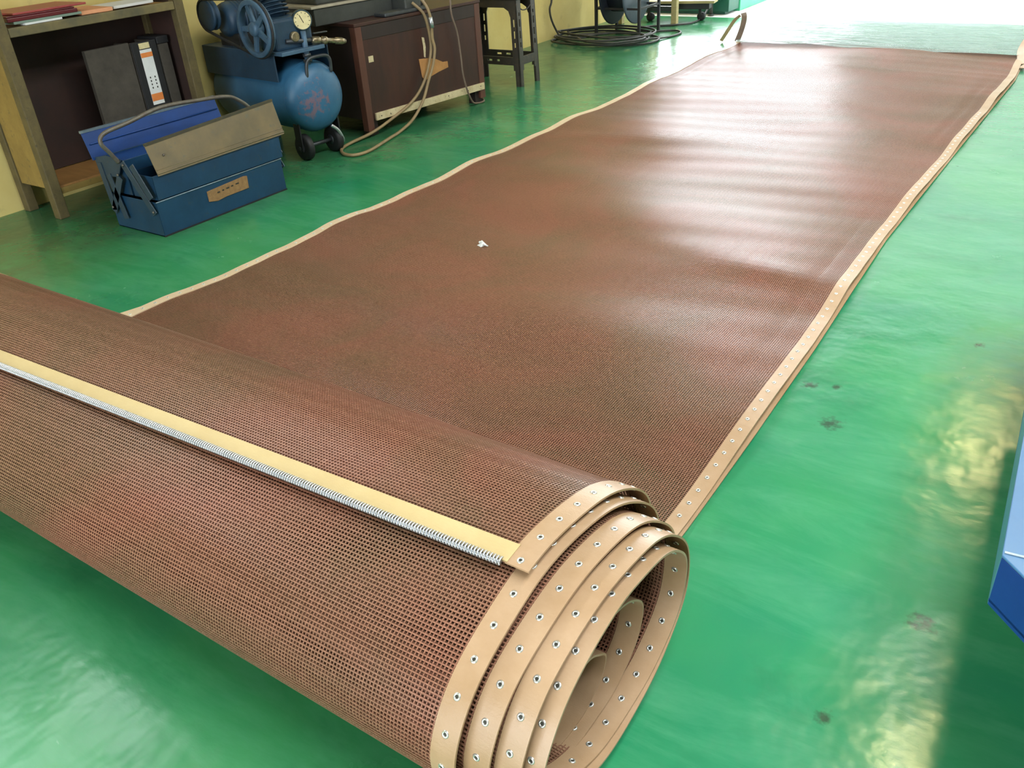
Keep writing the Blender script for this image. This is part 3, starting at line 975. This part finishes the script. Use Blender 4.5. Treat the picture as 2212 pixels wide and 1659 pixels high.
# ------------------------------------------------------------------ compressor
ca = math.radians(-6.6)
co = thing('air_compressor', 'blue belt driven air compressor with horizontal tank behind the toolbox', 'compressor', (-3.40, 3.115, 0), ca)
R = 0.172
zc = 0.305
prof = [(0.02, -0.74), (0.10, -0.73), (0.15, -0.705), (R, -0.66), (R, -0.03), (R * 0.985, -0.012), (R * 0.94, 0.006), (R * 0.84, 0.024), (R * 0.66, 0.040), (R * 0.42, 0.050), (R * 0.15, 0.055), (0.002, 0.056)]
tank = MB().lathe(prof, (0, 0, zc), (1, 0, 0), 40).build('tank', M['tank'], co, local=True)
MB().lathe([(R + 0.001, -0.034), (R + 0.003, -0.030), (R + 0.001, -0.026)], (0, 0, zc), (1, 0, 0), 40, caps=False).build('weld_seam', M['tank'], tank, local=True)
mb = MB().box(-0.70, -0.06, -0.165, 0.165, 0.525, 0.540).box(-0.70, -0.06, -0.168, -0.160, 0.40, 0.540).box(-0.70, -0.06, 0.160, 0.168, 0.42, 0.540)
mb.build('saddle', M['comp_blue'], co, 0.003, local=True)
# motor
mo = MB().lathe([(0.05, 0.0), (0.078, 0.01), (0.085, 0.03), (0.085, 0.21), (0.07, 0.235), (0.03, 0.24)], (-0.49, -0.14, 0.665), (0, 1, 0), 28).build('motor', M['comp_blue'], co, local=True)
for k in range(9):
    MB().lathe([(0.085, 0), (0.090, 0.002), (0.090, 0.006), (0.085, 0.008)], (-0.49, -0.09 + 0.019 * k, 0.665), (0, 1, 0), 28, caps=False).build('cooling_rib', M['comp_blue'], mo, local=True)
MB().box(-0.58, -0.40, -0.12, 0.08, 0.535, 0.60).build('motor_foot', M['rubber'], co, 0.004, local=True)
MB().lathe([(0.030, -0.012), (0.066, -0.012), (0.073, -0.010), (0.073, -0.002), (0.060, 0.006), (0.060, 0.012), (0.073, 0.02), (0.073, 0.026), (0.03, 0.028)], (-0.505, -0.205, 0.698), (0, 1, 0), 30).build('motor_pulley', M['comp_blue'], co, local=True)
# flywheel
fx, fy, fz, fr = -0.09, -0.215, 0.655, 0.131
fl = MB().lathe([(fr - 0.022, -0.016), (fr - 0.004, -0.018), (fr, -0.014), (fr, -0.005), (fr - 0.006, 0.0), (fr, 0.005), (fr, 0.014), (fr - 0.004, 0.018), (fr - 0.022, 0.016), (fr - 0.022, -0.016)], (fx, fy, fz), (0, 1, 0), 40, caps=False).build('flywheel', M['comp_pale'], co, local=True)
MB().lathe([(0.012, -0.026), (0.028, -0.024), (0.034, -0.015), (0.034, 0.02), (0.028, 0.03)], (fx, fy, fz), (0, 1, 0), 20).build('hub', M['comp_pale'], fl, local=True)
for k in range(5):
    a = math.radians(90 + 72 * k + 20)
    p0 = Vector((fx + 0.025 * math.cos(a), fy, fz + 0.025 * math.sin(a)))
    p1 = Vector((fx + (fr - 0.018) * math.cos(a), fy, fz + (fr - 0.018) * math.sin(a)))
    d = (p1 - p0).normalized()
    s = Vector((-d.z, 0, d.x))
    MB().add([p0 - s * 0.016 + Vector((0, -0.006, 0)), p0 + s * 0.016 + Vector((0, -0.006, 0)), p1 + s * 0.011 + Vector((0, -0.006, 0)), p1 - s * 0.011 + Vector((0, -0.006, 0)),
              p0 - s * 0.016 + Vector((0, 0.008, 0)), p0 + s * 0.016 + Vector((0, 0.008, 0)), p1 + s * 0.011 + Vector((0, 0.008, 0)), p1 - s * 0.011 + Vector((0, 0.008, 0))],
             [(0, 1, 2, 3), (7, 6, 5, 4), (0, 4, 5, 1), (1, 5, 6, 2), (2, 6, 7, 3), (3, 7, 4, 0)]).build('spoke', M['comp_pale'], fl, 0.002, local=True)
# drive belt
c1, r1 = Vector((-0.505, 0.698)), 0.073
c2, rr2 = Vector((fx, fz)), fr
dv = c2 - c1
L = dv.length
base = math.atan2(dv.y, dv.x)
off = math.acos((r1 - rr2) / L)
pts = []
for k in range(13):
    a = base + off + (2 * math.pi - 2 * off) * k / 12
    pts.append((c1.x + (r1 + 0.002) * math.cos(a), fy, c1.y + (r1 + 0.002) * math.sin(a)))
for k in range(17):
    a = base - off + 2 * off * k / 16
    pts.append((c2.x + (rr2 + 0.002) * math.cos(a), fy, c2.y + (rr2 + 0.002) * math.sin(a)))
pts.append(pts[0])
MB().tube(pts, 0.007, 6, spline=False).build('drive_belt', M['rubber'], co, local=True)
# pump
MB().box(-0.165, -0.02, -0.165, 0.06, 0.54, 0.69).build('crankcase', M['comp_blue'], co, 0.018, local=True, seg=3)
cy = MB().lathe([(0.05, 0), (0.05, 0.20)], (-0.135, -0.06, 0.68), (-0.28, 0, 1), 24).build('cylinder', M['comp_blue'], co, local=True)
for k in range(9):
    MB().lathe([(0.05, 0), (0.074, 0.001), (0.074, 0.005), (0.05, 0.006)], Vector((-0.135, -0.06, 0.68)) + Vector((-0.27, 0, 0.963)) * (0.012 + 0.017 * k), (-0.28, 0, 1), 24, caps=False).build('cooling_fin', M['comp_blue'], cy, local=True)
MB().box(-0.19, 0.02, -0.17, 0.09, 0.526, 0.545).build('pump_foot', M['comp_pale'], co, 0.003, local=True)
MB().lathe([(0.02, 0), (0.024, 0.004), (0.025, 0.020), (0.02, 0.026)], (-0.022, -0.06, 0.60), (1, 0, 0), 18).build('oil_cap', M['brass'], co, local=True)
# gauge, manifold, valve
ga = Vector((0.86, -0.42, -0.02)).normalized()
gp = Vector((0.0, -0.005, 0.668))
gg = MB().lathe([(0.02, -0.052), (0.04, -0.048), (0.047, -0.03), (0.048, 0.0), (0.044, 0.003), (0.042, -0.002)], gp, ga, 28, caps=True).build('pressure_gauge', M['gauge_case'], co, local=True)
MB().lathe([(0.0415, -0.001), (0.0415, 0.0035)], gp, ga, 28).build('dial', M['gauge_face'], gg, local=True)
sv = ga.cross(Vector((0, 0, 1))).normalized()
uv = sv.cross(ga)
MB().beam(gp + ga * 0.0042 - uv * 0.012 - sv * 0.004, gp + ga * 0.0042 + uv * 0.024 + sv * 0.012, 0.003, 0.0015, ga).build('needle', M['ink'], gg, local=True)
for k in range(9):
    a = math.radians(-130 + 32.5 * k)
    q0 = gp + ga * 0.0042 + (uv * math.cos(a) + sv * math.sin(a)) * 0.031
    q1 = gp + ga * 0.0042 + (uv * math.cos(a) + sv * math.sin(a)) * 0.038
    MB().beam(q0, q1, 0.0022, 0.0012, ga).build('tick', M['ink'], gg, local=True)
mf = MB().tube([(-0.005, -0.01, 0.46), (-0.005, -0.01, 0.62)], 0.014, 12, spline=False).build('manifold', M['comp_pale'], co, local=True)
MB().lathe([(0.024, 0), (0.024, 0.014)], (-0.005, -0.01, 0.475), (0, 0, 1), 6).build('hex_nut', M['dark_steel'], mf, local=True)
MB().lathe([(0.022, 0), (0.022, 0.016)], (-0.005, -0.01, 0.50), (0, 0, 1), 6).build('hex_nut', M['dark_steel'], mf, local=True)
MB().tube([(-0.02, -0.11, 0.585), (-0.005, -0.01, 0.575), (0.0, 0.05, 0.570)], 0.011, 10, spline=False).build('side_pipe', M['dark_steel'], mf, local=True)
vb = MB().lathe([(0.012, 0), (0.018, 0.01), (0.018, 0.045), (0.012, 0.05), (0.012, 0.06), (0.020, 0.064), (0.020, 0.085), (0.013, 0.09), (0.013, 0.14), (0.017, 0.145), (0.017, 0.18), (0.010, 0.205)], (0.0, 0.03, 0.572), (0.05, 1, -0.18), 14).build('outlet_valve', M['brass'], co, local=True)
MB().beam((0.0, 0.045, 0.60), (0.005, 0.125, 0.598), 0.016, 0.006).build('lever', M['dark_steel'], vb, 0.002, local=True)
MB().tube([(0.028, -0.055, 0.41), (0.034, -0.05, 0.47), (0.034, -0.03, 0.494), (0.034, 0.02, 0.499), (0.034, 0.075, 0.494), (0.034, 0.095, 0.47), (0.024, 0.100, 0.412)], 0.0085, 10).build('tank_handle', M['dark_steel'], co, local=True)
# wheels and feet
ax = MB().tube([(-0.04, -0.13, 0.066), (-0.04, 0.13, 0.066)], 0.010, 10, spline=False).build('axle', M['dark_steel'], co, local=True)
for yy in (-0.115, 0.075):
    wh = MB().lathe([(0.03, -0.002), (0.055, 0.0), (0.066, 0.006), (0.066, 0.034), (0.055, 0.04), (0.03, 0.042)], (-0.04, yy, 0.066), (0, 1, 0), 24).build('wheel', M['rubber'], co, local=True)
    MB().lathe([(0.006, -0.004), (0.026, -0.003), (0.026, 0.045), (0.006, 0.046)], (-0.04, yy, 0.066), (0, 1, 0), 14).build('wheel_hub', M['dark_steel'], wh, local=True)
    MB().box(-0.065, -0.015, yy + 0.046 if yy > 0 else yy - 0.012, yy + 0.054 if yy > 0 else yy - 0.004, 0.05, 0.20).build('wheel_bracket', M['rubber'], co, 0.002, local=True)
for yy in (-0.10, 0.10):
    MB().box(-0.62, -0.57, yy - 0.025, yy + 0.025, 0.0, 0.19).build('rear_foot', M['comp_blue'], co, 0.004, local=True)
MB().tube([(0.01, 0.055, 0.15), (0.02, 0.085, 0.12), (0.012, 0.115, 0.07), (-0.002, 0.125, 0.05)], 0.009, 8).build('drain_pipe', M['steel'], co, local=True)

# ------------------------------------------------------------------ brown chest with things on it
ra = math.radians(-7.35)
CH = (-3.435, 3.494, 0.0)


def c2w(u, d, z):
    """u along the front, d outwards from the front face"""
    return (CH[0] + u * 0.1281 + d * 0.9918, CH[1] + u * 0.9918 - d * 0.1281, z)


ch = thing('storage_chest', 'dark brown wooden chest with a pale batten along its bottom', 'chest', CH, ra)
# local axes: x outwards from the front, y along the front
DP = 0.62
CL = 0.945
MB().box(-0.022, 0.0, 0.03, CL - 0.03, 0.09, 0.575).build('front_panel', M['chest'], ch, 0.002, local=True)
for y0_, y1_ in ((0.0, 0.022), (CL - 0.022, CL)):
    MB().box(-DP, -0.03, y0_, y1_, 0.09, 0.575).build('side_panel', M['chest_side'], ch, 0.002, local=True)
MB().box(-DP, -DP + 0.02, 0.02, CL - 0.02, 0.09, 0.575).build('back_panel', M['chest_side'], ch, 0, local=True)
for y0_ in (-0.004, CL - 0.040):
    MB().box(-0.044, 0.004, y0_, y0_ + 0.044, 0.03, 0.575).build('corner_post', M['chest_post'], ch, 0.003, local=True)
MB().box(-0.01, 0.003, 0.04, CL - 0.04, 0.505, 0.574).build('top_band', M['chest_side'], ch, 0.002, local=True)
MB().box(-DP, 0.008, -0.008, CL + 0.008, 0.575, 0.592).build('lid', M['chest'], ch, 0.003, local=True)
tr = MB().box(0.0, 0.014, 0.055, CL - 0.01, 0.082, 0.122).build('batten', M['trim'], ch, 0.002, local=True, label='pale worn batten')
for k, (y_, z_) in enumerate(((0.09, 0.102), (0.16, 0.098), (0.27, 0.105), (0.40, 0.10), (0.62, 0.104), (0.79, 0.10), (0.90, 0.106))):
    MB().lathe([(0.004, 0), (0.003, 0.0015)], (0.0135, y_, z_), (1, 0, 0), 8).build('nail', M['ink'], tr, local=True)
for y0_ in (0.02, CL - 0.07):
    for x0_ in (-0.075, -DP + 0.02):
        MB().box(x0_, x0_ + 0.06, y0_, y0_ + 0.06, 0.0, 0.092).build('foot', M['chest_side'], ch, 0.003, local=True)
MB().box(0.0, 0.001, 0.064, 0.098, 0.388, 0.420).build('sticker', M['trim'], ch, 0, local=True, label='small cream sticker')
MB().prism([(0.0005, 0.425, 0.345), (0.0005, 0.50, 0.338), (0.0005, 0.56, 0.322), (0.0005, 0.61, 0.298), (0.0005, 0.648, 0.296), (0.0005, 0.65, 0.262), (0.0005, 0.57, 0.250), (0.0005, 0.50, 0.235), (0.0005, 0.455, 0.222), (0.0005, 0.436, 0.245)], (0.0025, 0, 0)).build('torn_card', M['cardboard'], ch, 0, local=True, label='torn piece of tan cardboard')
MB().prism([(0.0005, 0.465, 0.456), (0.0005, 0.482, 0.452), (0.0005, 0.488, 0.40), (0.0005, 0.478, 0.345), (0.0005, 0.468, 0.35), (0.0005, 0.470, 0.41)], (0.0015, 0, 0)).build('paper_strip', M['trim'], ch, 0, local=True)

mg = thing('bench_machine', 'grey metal bench machine with pale top plate on the brown chest', 'machine', c2w(0.2, -0.3, 0.592), ra)
# local coordinates relative to a base at u=.2, d=-.3
MB().box(-0.20, 0.16, -0.34, 0.20, 0.0, 0.085).build('body', M['machine_grey'], mg, 0.004, local=True)
MB().box(-0.22, 0.17, -0.36, 0.215, 0.085, 0.098).build('top_plate', M['machine_top'], mg, 0.002, local=True)
MB().box(-0.16, 0.14, -0.30, 0.16, 0.098, 0.22).build('housing', M['machine_grey'], mg, 0.01, local=True)
fi = MB().box(0.14, 0.27, 0.20, 0.32, 0.0, 0.085).build('end_fitting', M['machine_grey'], mg, 0.012, local=True, seg=3)
MB().lathe([(0.02, 0), (0.034, 0.01), (0.034, 0.04), (0.018, 0.06)], (0.22, 0.31, 0.045), (0.2, 1, 0), 16).build('coupling', M['dark_steel'], mg, local=True)
MB().box(0.20, 0.30, 0.02, 0.34, -0.022 + 0.022, 0.022).build('clamp_foot', M['dark_steel'], mg, 0.008, local=True, seg=3)
MB().tube([(0.2, 0.36, 0.06), (0.24, 0.38, 0.10), (0.22, 0.36, 0.20), (0.18, 0.34, 0.28)], 0.010, 8).build('feed_pipe', M['machine_grey'], mg, local=True)

# hose hanging from the machine and looping on the floor
hp = [c2w(0.47, 0.02, 0.66), c2w(0.485, 0.05, 0.61), c2w(0.497, 0.06, 0.54), (-3.321, 3.985, 0.45), (-3.318, 3.992, 0.39), (-3.320, 3.965, 0.308), (-3.326, 3.915, 0.225), (-3.330, 3.855, 0.13), (-3.33, 3.75, 0.05), (-3.32, 3.62, 0.014), (-3.284, 3.482, 0.011), (-3.222, 3.263, 0.011), (-3.235, 3.165, 0.011), (-3.305, 3.155, 0.011),
      (-3.385, 3.215, 0.011), (-3.425, 3.32, 0.012), (-3.415, 3.50, 0.03), (-3.395, 3.66, 0.075), (-3.375, 3.78, 0.12), (-3.358, 3.86, 0.175), (-3.349, 3.926, 0.25), (-3.343, 3.973, 0.343), (-3.341, 3.99, 0.416), (-3.342, 3.983, 0.50), c2w(0.48, 0.02, 0.58), c2w(0.44, -0.02, 0.64)]
hs = thing('rubber_hose', 'tan rubber hose hanging down the brown chest and looping on the floor', 'hose', (-3.3, 3.4, 0))
MB().tube(hp, 0.0085, 8, 8).build('hose_line', M['hose'], hs)
MB().tube([c2w(0.494, 0.058, 0.56), c2w(0.498, 0.061, 0.505)], 0.0115, 10, spline=False).build('ferrule', M['steel'], hs)
cd = MB().tube([c2w(0.68, 0.012, 0.75), c2w(0.70, 0.016, 0.66), (-3.318, 4.173, 0.55), (-3.313, 4.204, 0.445), (-3.312, 4.218, 0.315), (-3.311, 4.223, 0.208), (-3.305, 4.245, 0.11), (-3.315, 4.30, 0.03), (-3.325, 4.36, 0.008), (-3.32, 4.425, 0.008), (-3.40, 4.50, 0.008), (-3.50, 4.55, 0.008)], 0.0055, 8, 6)
tag(cd.build('power_cord', M['cord']), 'thin brown cord hanging down the right end of the chest', 'cord')

# ------------------------------------------------------------------ stool
so = thing('plastic_stool', 'grimy black slotted plastic stool beyond the brown chest', 'stool', (-3.55, 4.98, 0))
SX0, SX1, SY0, SY1 = -3.80, -3.335, 4.868, 5.10


def stool_leg(cx, cy, sx, sy):
    """L-section leg with slots; sx, sy point inwards"""
    m = MB()
    H = 0.53
    wd, th = 0.050, 0.008
    tp = 0.012                              # lean inwards over the height

    def q(a, b, z):
        k = z / H
        return (cx + sx * (a + tp * k), cy + sy * (b + tp * 0.6 * k), z)

    def pc(a0, a1, b0, b1, z0, z1):
        m.hexa([q(a0, b0, z0), q(a1, b0, z0), q(a1, b1, z0), q(a0, b1, z0), q(a0, b0, z1), q(a1, b0, z1), q(a1, b1, z1), q(a0, b1, z1)])
    slots = [(0.245, 0.275), (0.30, 0.345), (0.37, 0.415), (0.435, 0.455)]
    for face in (0, 1):
        def bx(u0, u1, z0, z1):
            if face == 0:
                pc(u0, u1, 0, th, z0, z1)
            else:
                pc(0, th, u0, u1, z0, z1)
        bx(0.0, 0.022, 0, H)
        bx(0.034, wd, 0.10, H)
        bx(0.022, 0.034, 0.0, 0.245)
        bx(0.034, wd - 0.012, 0, 0.10)
        z = 0.275
        for s0, s1 in slots[1:]:
            bx(0.022, 0.034, z, s0)
            z = s1
        bx(0.022, 0.034, z, H)
    return m.build('leg', M['stool'], so)


for cx, sx in ((SX0, 1), (SX1, -1)):
    for cy, sy in ((SY0, 1), (SY1, -1)):
        stool_leg(cx, cy, sx, sy)


def stool_rail(p0, p1, z0, z1, th, name='rail'):
    """horizontal rail between legs with three slots"""
    m = MB()
    p0, p1 = Vector(p0), Vector(p1)
    L = (p1 - p0).length
    zs = [(z0, z0 + (z1 - z0) * 0.42), (z0 + (z1 - z0) * 0.66, z1)]
    for a, b in zs:
        m.beam(p0 + Vector((0, 0, (a + b) / 2)), p1 + Vector((0, 0, (a + b) / 2)), th, b - a)
    za, zb = zs[0][1], zs[1][0]
    cuts = [0.0, 0.22, 0.32, 0.42, 0.52, 0.62, 0.68, 1.0]
    for i in range(0, 8, 2):
        a, b = p0.lerp(p1, cuts[i]), p0.lerp(p1, cuts[i + 1])
        m.beam(a + Vector((0, 0, (za + zb) / 2)), b + Vector((0, 0, (za + zb) / 2)), th, zb - za)
    return m.build(name, M['stool'], so)


stool_rail((SX0 + 0.04, SY0 + 0.006, 0), (SX1 - 0.04, SY0 + 0.006, 0), 0.134, 0.185, 0.008)
stool_rail((SX0 + 0.04, SY1 - 0.006, 0), (SX1 - 0.04, SY1 - 0.006, 0), 0.134, 0.185, 0.008)
MB().box(SX1 - 0.012, SX1 - 0.004, SY0 + 0.04, SY1 - 0.04, 0.134, 0.188).build('rail', M['stool'], so, 0.002)
MB().box(SX0 + 0.004, SX0 + 0.012, SY0 + 0.04, SY1 - 0.04, 0.134, 0.188).build('rail', M['stool'], so, 0.002)
for y_ in (SY0 + 0.008, SY1 - 0.016):       # aprons with rounded corners to the legs
    MB().prism([(SX0 + 0.02, y_, 0.53), (SX0 + 0.02, y_, 0.42), (SX0 + 0.062, y_, 0.43), (SX0 + 0.075, y_, 0.465), (SX0 + 0.11, y_, 0.485), (SX1 - 0.11, y_, 0.485), (SX1 - 0.075, y_, 0.465), (SX1 - 0.062, y_, 0.43), (SX1 - 0.02, y_, 0.42), (SX1 - 0.02, y_, 0.53)], (0, 0.008, 0)).build('apron', M['stool'], so)
for x_ in (SX0 + 0.012, SX1 - 0.020):
    MB().tube([(x_ + 0.004, SY0 + 0.035, 0.50), (x_ + 0.004, SY0 + 0.07, 0.47), (x_ + 0.004, (SY0 + SY1) / 2, 0.462), (x_ + 0.004, SY1 - 0.07, 0.475), (x_ + 0.004, SY1 - 0.035, 0.505)], 0.004, 6).build('arch', M['stool'], so)
MB().box(SX0 - 0.004, SX1 + 0.004, SY0 - 0.004, SY1 + 0.004, 0.53, 0.56).build('seat', M['stool'], so, 0.012, seg=3)

# ------------------------------------------------------------------ cable reel, coil and far clutter
rl = thing('cable_reel', 'dark cable reel on a thin black stand by the yellow wall', 'reel', (-3.68, 6.95, 0))
for x, y in ((-3.83, 6.76), (-3.43, 6.76), (-3.83, 7.12), (-3.43, 7.12)):
    MB().box(x - 0.011, x + 0.011, y - 0.011, y + 0.011, 0, 0.62).build('post', M['rubber'], rl, 0.002)
for z_ in (0.22, 0.60):
    for y in (6.76, 7.12):
        MB().beam((-3.83, y, z_), (-3.43, y, z_), 0.016, 0.016).build('crossbar', M['rubber'], rl)
    for x in (-3.83, -3.43):
        MB().beam((x, 6.76, z_), (x, 7.12, z_), 0.016, 0.016).build('crossbar', M['rubber'], rl)
MB().lathe([(0.05, 0), (0.25, 0.0), (0.26, 0.004), (0.26, 0.012), (0.25, 0.016), (0.05, 0.016)], (-3.765, 6.94, 0.335), (1, 0, 0), 36).build('flange', M['reel_black'], rl)
MB().lathe([(0.05, 0), (0.24, 0.0), (0.25, 0.004), (0.25, 0.012), (0.24, 0.016), (0.05, 0.016)], (-3.555, 6.94, 0.335), (1, 0, 0), 36).build('flange', M['reel_grey'], rl, label='grey blue flange')
MB().lathe([(0.16, 0), (0.16, 0.20)], (-3.755, 6.94, 0.335), (1, 0, 0), 28).build('drum', M['reel_black'], rl)
MB().tube([(-3.83, 6.94, 0.335), (-3.43, 6.94, 0.335)], 0.014, 10, spline=False).build('spindle', M['dark_steel'], rl)
MB().beam((-3.83, 6.76, 0.335), (-3.83, 7.12, 0.335), 0.016, 0.03).build('bearing_bar', M['rubber'], rl)
MB().beam((-3.43, 6.76, 0.335), (-3.43, 7.12, 0.335), 0.016, 0.03).build('bearing_bar', M['rubber'], rl)

pts = [(-4.10, 6.50, 0.62), (-4.10, 6.50, 0.33), (-4.10, 6.462, 0.25), (-4.09, 6.474, 0.159), (-4.06, 6.52, 0.05), (-3.98, 6.47, 0.012), (-3.86, 6.40, 0.010)]
rnd = random.Random(5)
loops = [(-3.62, 6.62, 0.42, 0.30), (-3.72, 6.60, 0.40, 0.34), (-3.58, 6.50, 0.34, 0.27), (-3.70, 6.72, 0.38, 0.22), (-3.50, 6.44, 0.26, 0.24), (-3.64, 6.58, 0.40, 0.36)]
for k, (cx, cy, ax_, ay_) in enumerate(loops):
    for i in range(14):
        a = math.radians(215 + 360 * i / 14)
        pts.append((cx + ax_ * math.cos(a) + rnd.uniform(-0.012, 0.012), cy + ay_ * math.sin(a) + rnd.uniform(-0.012, 0.012), 0.010 + 0.010 * k + rnd.uniform(0, 0.003)))
pts += [(-3.40, 6.35, 0.06), (-3.22, 6.75, 0.012), (-3.17, 6.99, 0.010), (-3.27, 7.12, 0.010), (-3.45, 7.02, 0.012), (-3.60, 7.05, 0.012), (-3.60, 7.271, 0.010), (-3.45, 7.36, 0.010), (-3.31, 7.50, 0.010), (-3.315, 7.763, 0.012), (-3.35, 7.95, 0.05), (-3.32, 8.0, 0.15), (-3.34, 8.02, 0.4)]
tag(MB().tube(pts, 0.0085, 7, 4).build('cable_coil', M['black_cable']), 'black cable lying in loose loops on the floor under the reel', 'cable')

wp = thing('wooden_trestle', 'pale wooden trestle with low plank beyond the cable reel', 'trestle', (-3.42, 7.42, 0))
for x, y in ((-3.42, 7.42), (-3.95, 7.42)):
    MB().box(x - 0.025, x + 0.025, y - 0.025, y + 0.025, 0, 0.85).build('leg', M['pale_wood'], wp, 0.004)
MB().box(-3.98, -3.39, 7.40, 7.44, 0.80, 0.85).build('top_rail', M['pale_wood'], wp, 0.003)
MB().box(-3.93, -3.44, 7.405, 7.435, 0.115, 0.155).build('low_rail', M['dark_steel'], wp, 0.003)
pk = thing('plank_trolley', 'low dark trolley with a pale plank on top near the green steel box', 'trolley', (-3.45, 7.75, 0))
MB().box(-3.85, -3.17, 7.60, 7.75, 0.15, 0.172, 0.18).build('plank', M['pale_wood'], pk, 0.002)
MB().box(-3.80, -3.22, 7.63, 7.73, 0.10, 0.15, 0.18).build('frame', M['rubber'], pk, 0.003)
for x, y in ((-3.75, 7.62), (-3.30, 7.72)):
    MB().lathe([(0.015, -0.02), (0.035, -0.018), (0.035, 0.018), (0.015, 0.02)], (x, y, 0.035), (0, 1, 0), 16).build('wheel', M['rubber'], pk)
    MB().box(x - 0.012, x + 0.012, y - 0.04, y - 0.032, 0.05, 0.12).build('fork', M['rubber'], pk)
pp = thing('steel_pole', 'thin grey steel pole standing in front of the green steel box', 'pole', (-3.335, 8.02, 0))
MB().tube([(-3.335, 8.02, 0.01), (-3.335, 8.02, 1.5)], 0.014, 10, spline=False).build('shaft', M['machine_grey'], pp)
MB().lathe([(0.03, 0), (0.03, 0.006), (0.016, 0.01)], (-3.335, 8.02, 0), (0, 0, 1), 14).build('base', M['machine_grey'], pp)
gc = thing('steel_box', 'low dark green steel box beside the bright doorway', 'box', (-3.65, 8.25, 0))
MB().box(-4.10, -3.20, 8.10, 8.345, 0.02, 0.19).build('body', M['dark_green'], gc, 0.004)
MB().box(-4.11, -3.19, 8.09, 8.355, 0.19, 0.205).build('lid', M['dark_green'], gc, 0.003)
MB().box(-4.06, -3.24, 8.12, 8.33, 0.0, 0.02).build('plinth', M['dark_green'], gc)
for x_ in (-3.88, -3.42):
    MB().box(x_ - 0.03, x_ + 0.03, 8.085, 8.10, 0.14, 0.20).build('latch', M['machine_grey'], gc, 0.002)

# ------------------------------------------------------------------ blue machine table at the right
bt = thing('blue_machine_table', 'corner of a blue painted steel machine table at the right edge', 'machine table', (0.6, 1.2, 0))
A = Vector((0.012, 0.99, 0))
dl_ = Vector((-0.025, 0.51, 0)).normalized()
dr_ = Vector((0.049, -0.049, 0)).normalized()
z0, z1 = 0.35, 0.43
B_ = A + dl_ * 1.5
C_ = A + dr_ * 0.35 + Vector((0.55, 0.0, 0))
poly = [A, A + dr_ * 0.42, Vector((1.25, 0.69, 0)), Vector((1.25, 2.45, 0)), B_]
ins = 0.0015
side = MB()
th = 0.004


def wallpiece(p, q, z0, z1, name, mat):
    return MB().prism([(p.x, p.y, z0), (q.x, q.y, z0), (q.x, q.y, z1), (p.x, p.y, z1)], (Vector((q.y - p.y, p.x - q.x, 0)).normalized() * -th)).build(name, mat, bt, 0.001)


wallpiece(A, poly[1], z0, z1, 'front_panel', M['slab_blue'])
wallpiece(poly[1], poly[2], z0, z1, 'front_panel', M['slab_blue'])
wallpiece(poly[2], poly[3], z0, z1, 'side_panel', M['slab_rim'])
wallpiece(poly[3], poly[4], z0, z1, 'side_panel', M['slab_rim'])
wallpiece(poly[4], A, z0, z1, 'side_panel', M['slab_rim'])
MB().prism([(p.x, p.y, z1) for p in poly], (0, 0, 0.004)).build('top_plate', M['slab_top'], bt, 0.0015)
MB().prism([(p.x, p.y, z0 + 0.006) for p in poly], (0, 0, 0.004)).build('bottom_plate', M['slab_blue'], bt)
e0 = A + Vector((0.002, 0.006, 0))
MB().beam((e0.x, e0.y, z1 + 0.0045), (0.30, e0.y + 0.03, z1 + 0.0045), 0.004, 0.002).build('weld_line', M['seam'], bt)
for x, y in ((1.15, 0.80), (1.15, 2.35), (0.55, 2.35), (0.62, 0.95)):
    MB().box(x - 0.03, x + 0.03, y - 0.03, y + 0.03, 0, z0 + 0.006).build('leg', M['slab_blue'], bt, 0.004)

# ------------------------------------------------------------------ lamps of the hall
warm = lamp_material('warm_lamp', (1.0, 0.78, 0.34), 220.0)
cool = lamp_material('cool_tube', (0.95, 1.0, 0.98), 6.0)
for k, (x, y) in enumerate(((-0.05, 3.67), (-0.30, 7.0))):
    lt = thing('pendant_lamp', ('warm pendant lamp over the middle of the hall', 'warm pendant lamp near the far doorway')[k], 'lamp', (x, y, 3.2), 0, 'pendant lamps')
    MB().lathe([(0.03, 0.30), (0.06, 0.27), (0.10, 0.15), (0.20, 0.02), (0.205, 0.0), (0.195, 0.0), (0.09, 0.15), (0.03, 0.26)], (x, y, 3.2), (0, 0, 1), 24, caps=False).build('shade', M['lamp_metal'], lt)
    MB().lathe([(0.02, 0.16), (0.05, 0.11), (0.062, 0.06), (0.05, 0.02), (0.015, 0.0)], (x, y, 3.2), (0, 0, 1), 18).build('bulb', warm, lt)
    MB().tube([(x, y, 3.48), (x, y, ZC)], 0.006, 6, spline=False).build('flex', M['rubber'], lt)
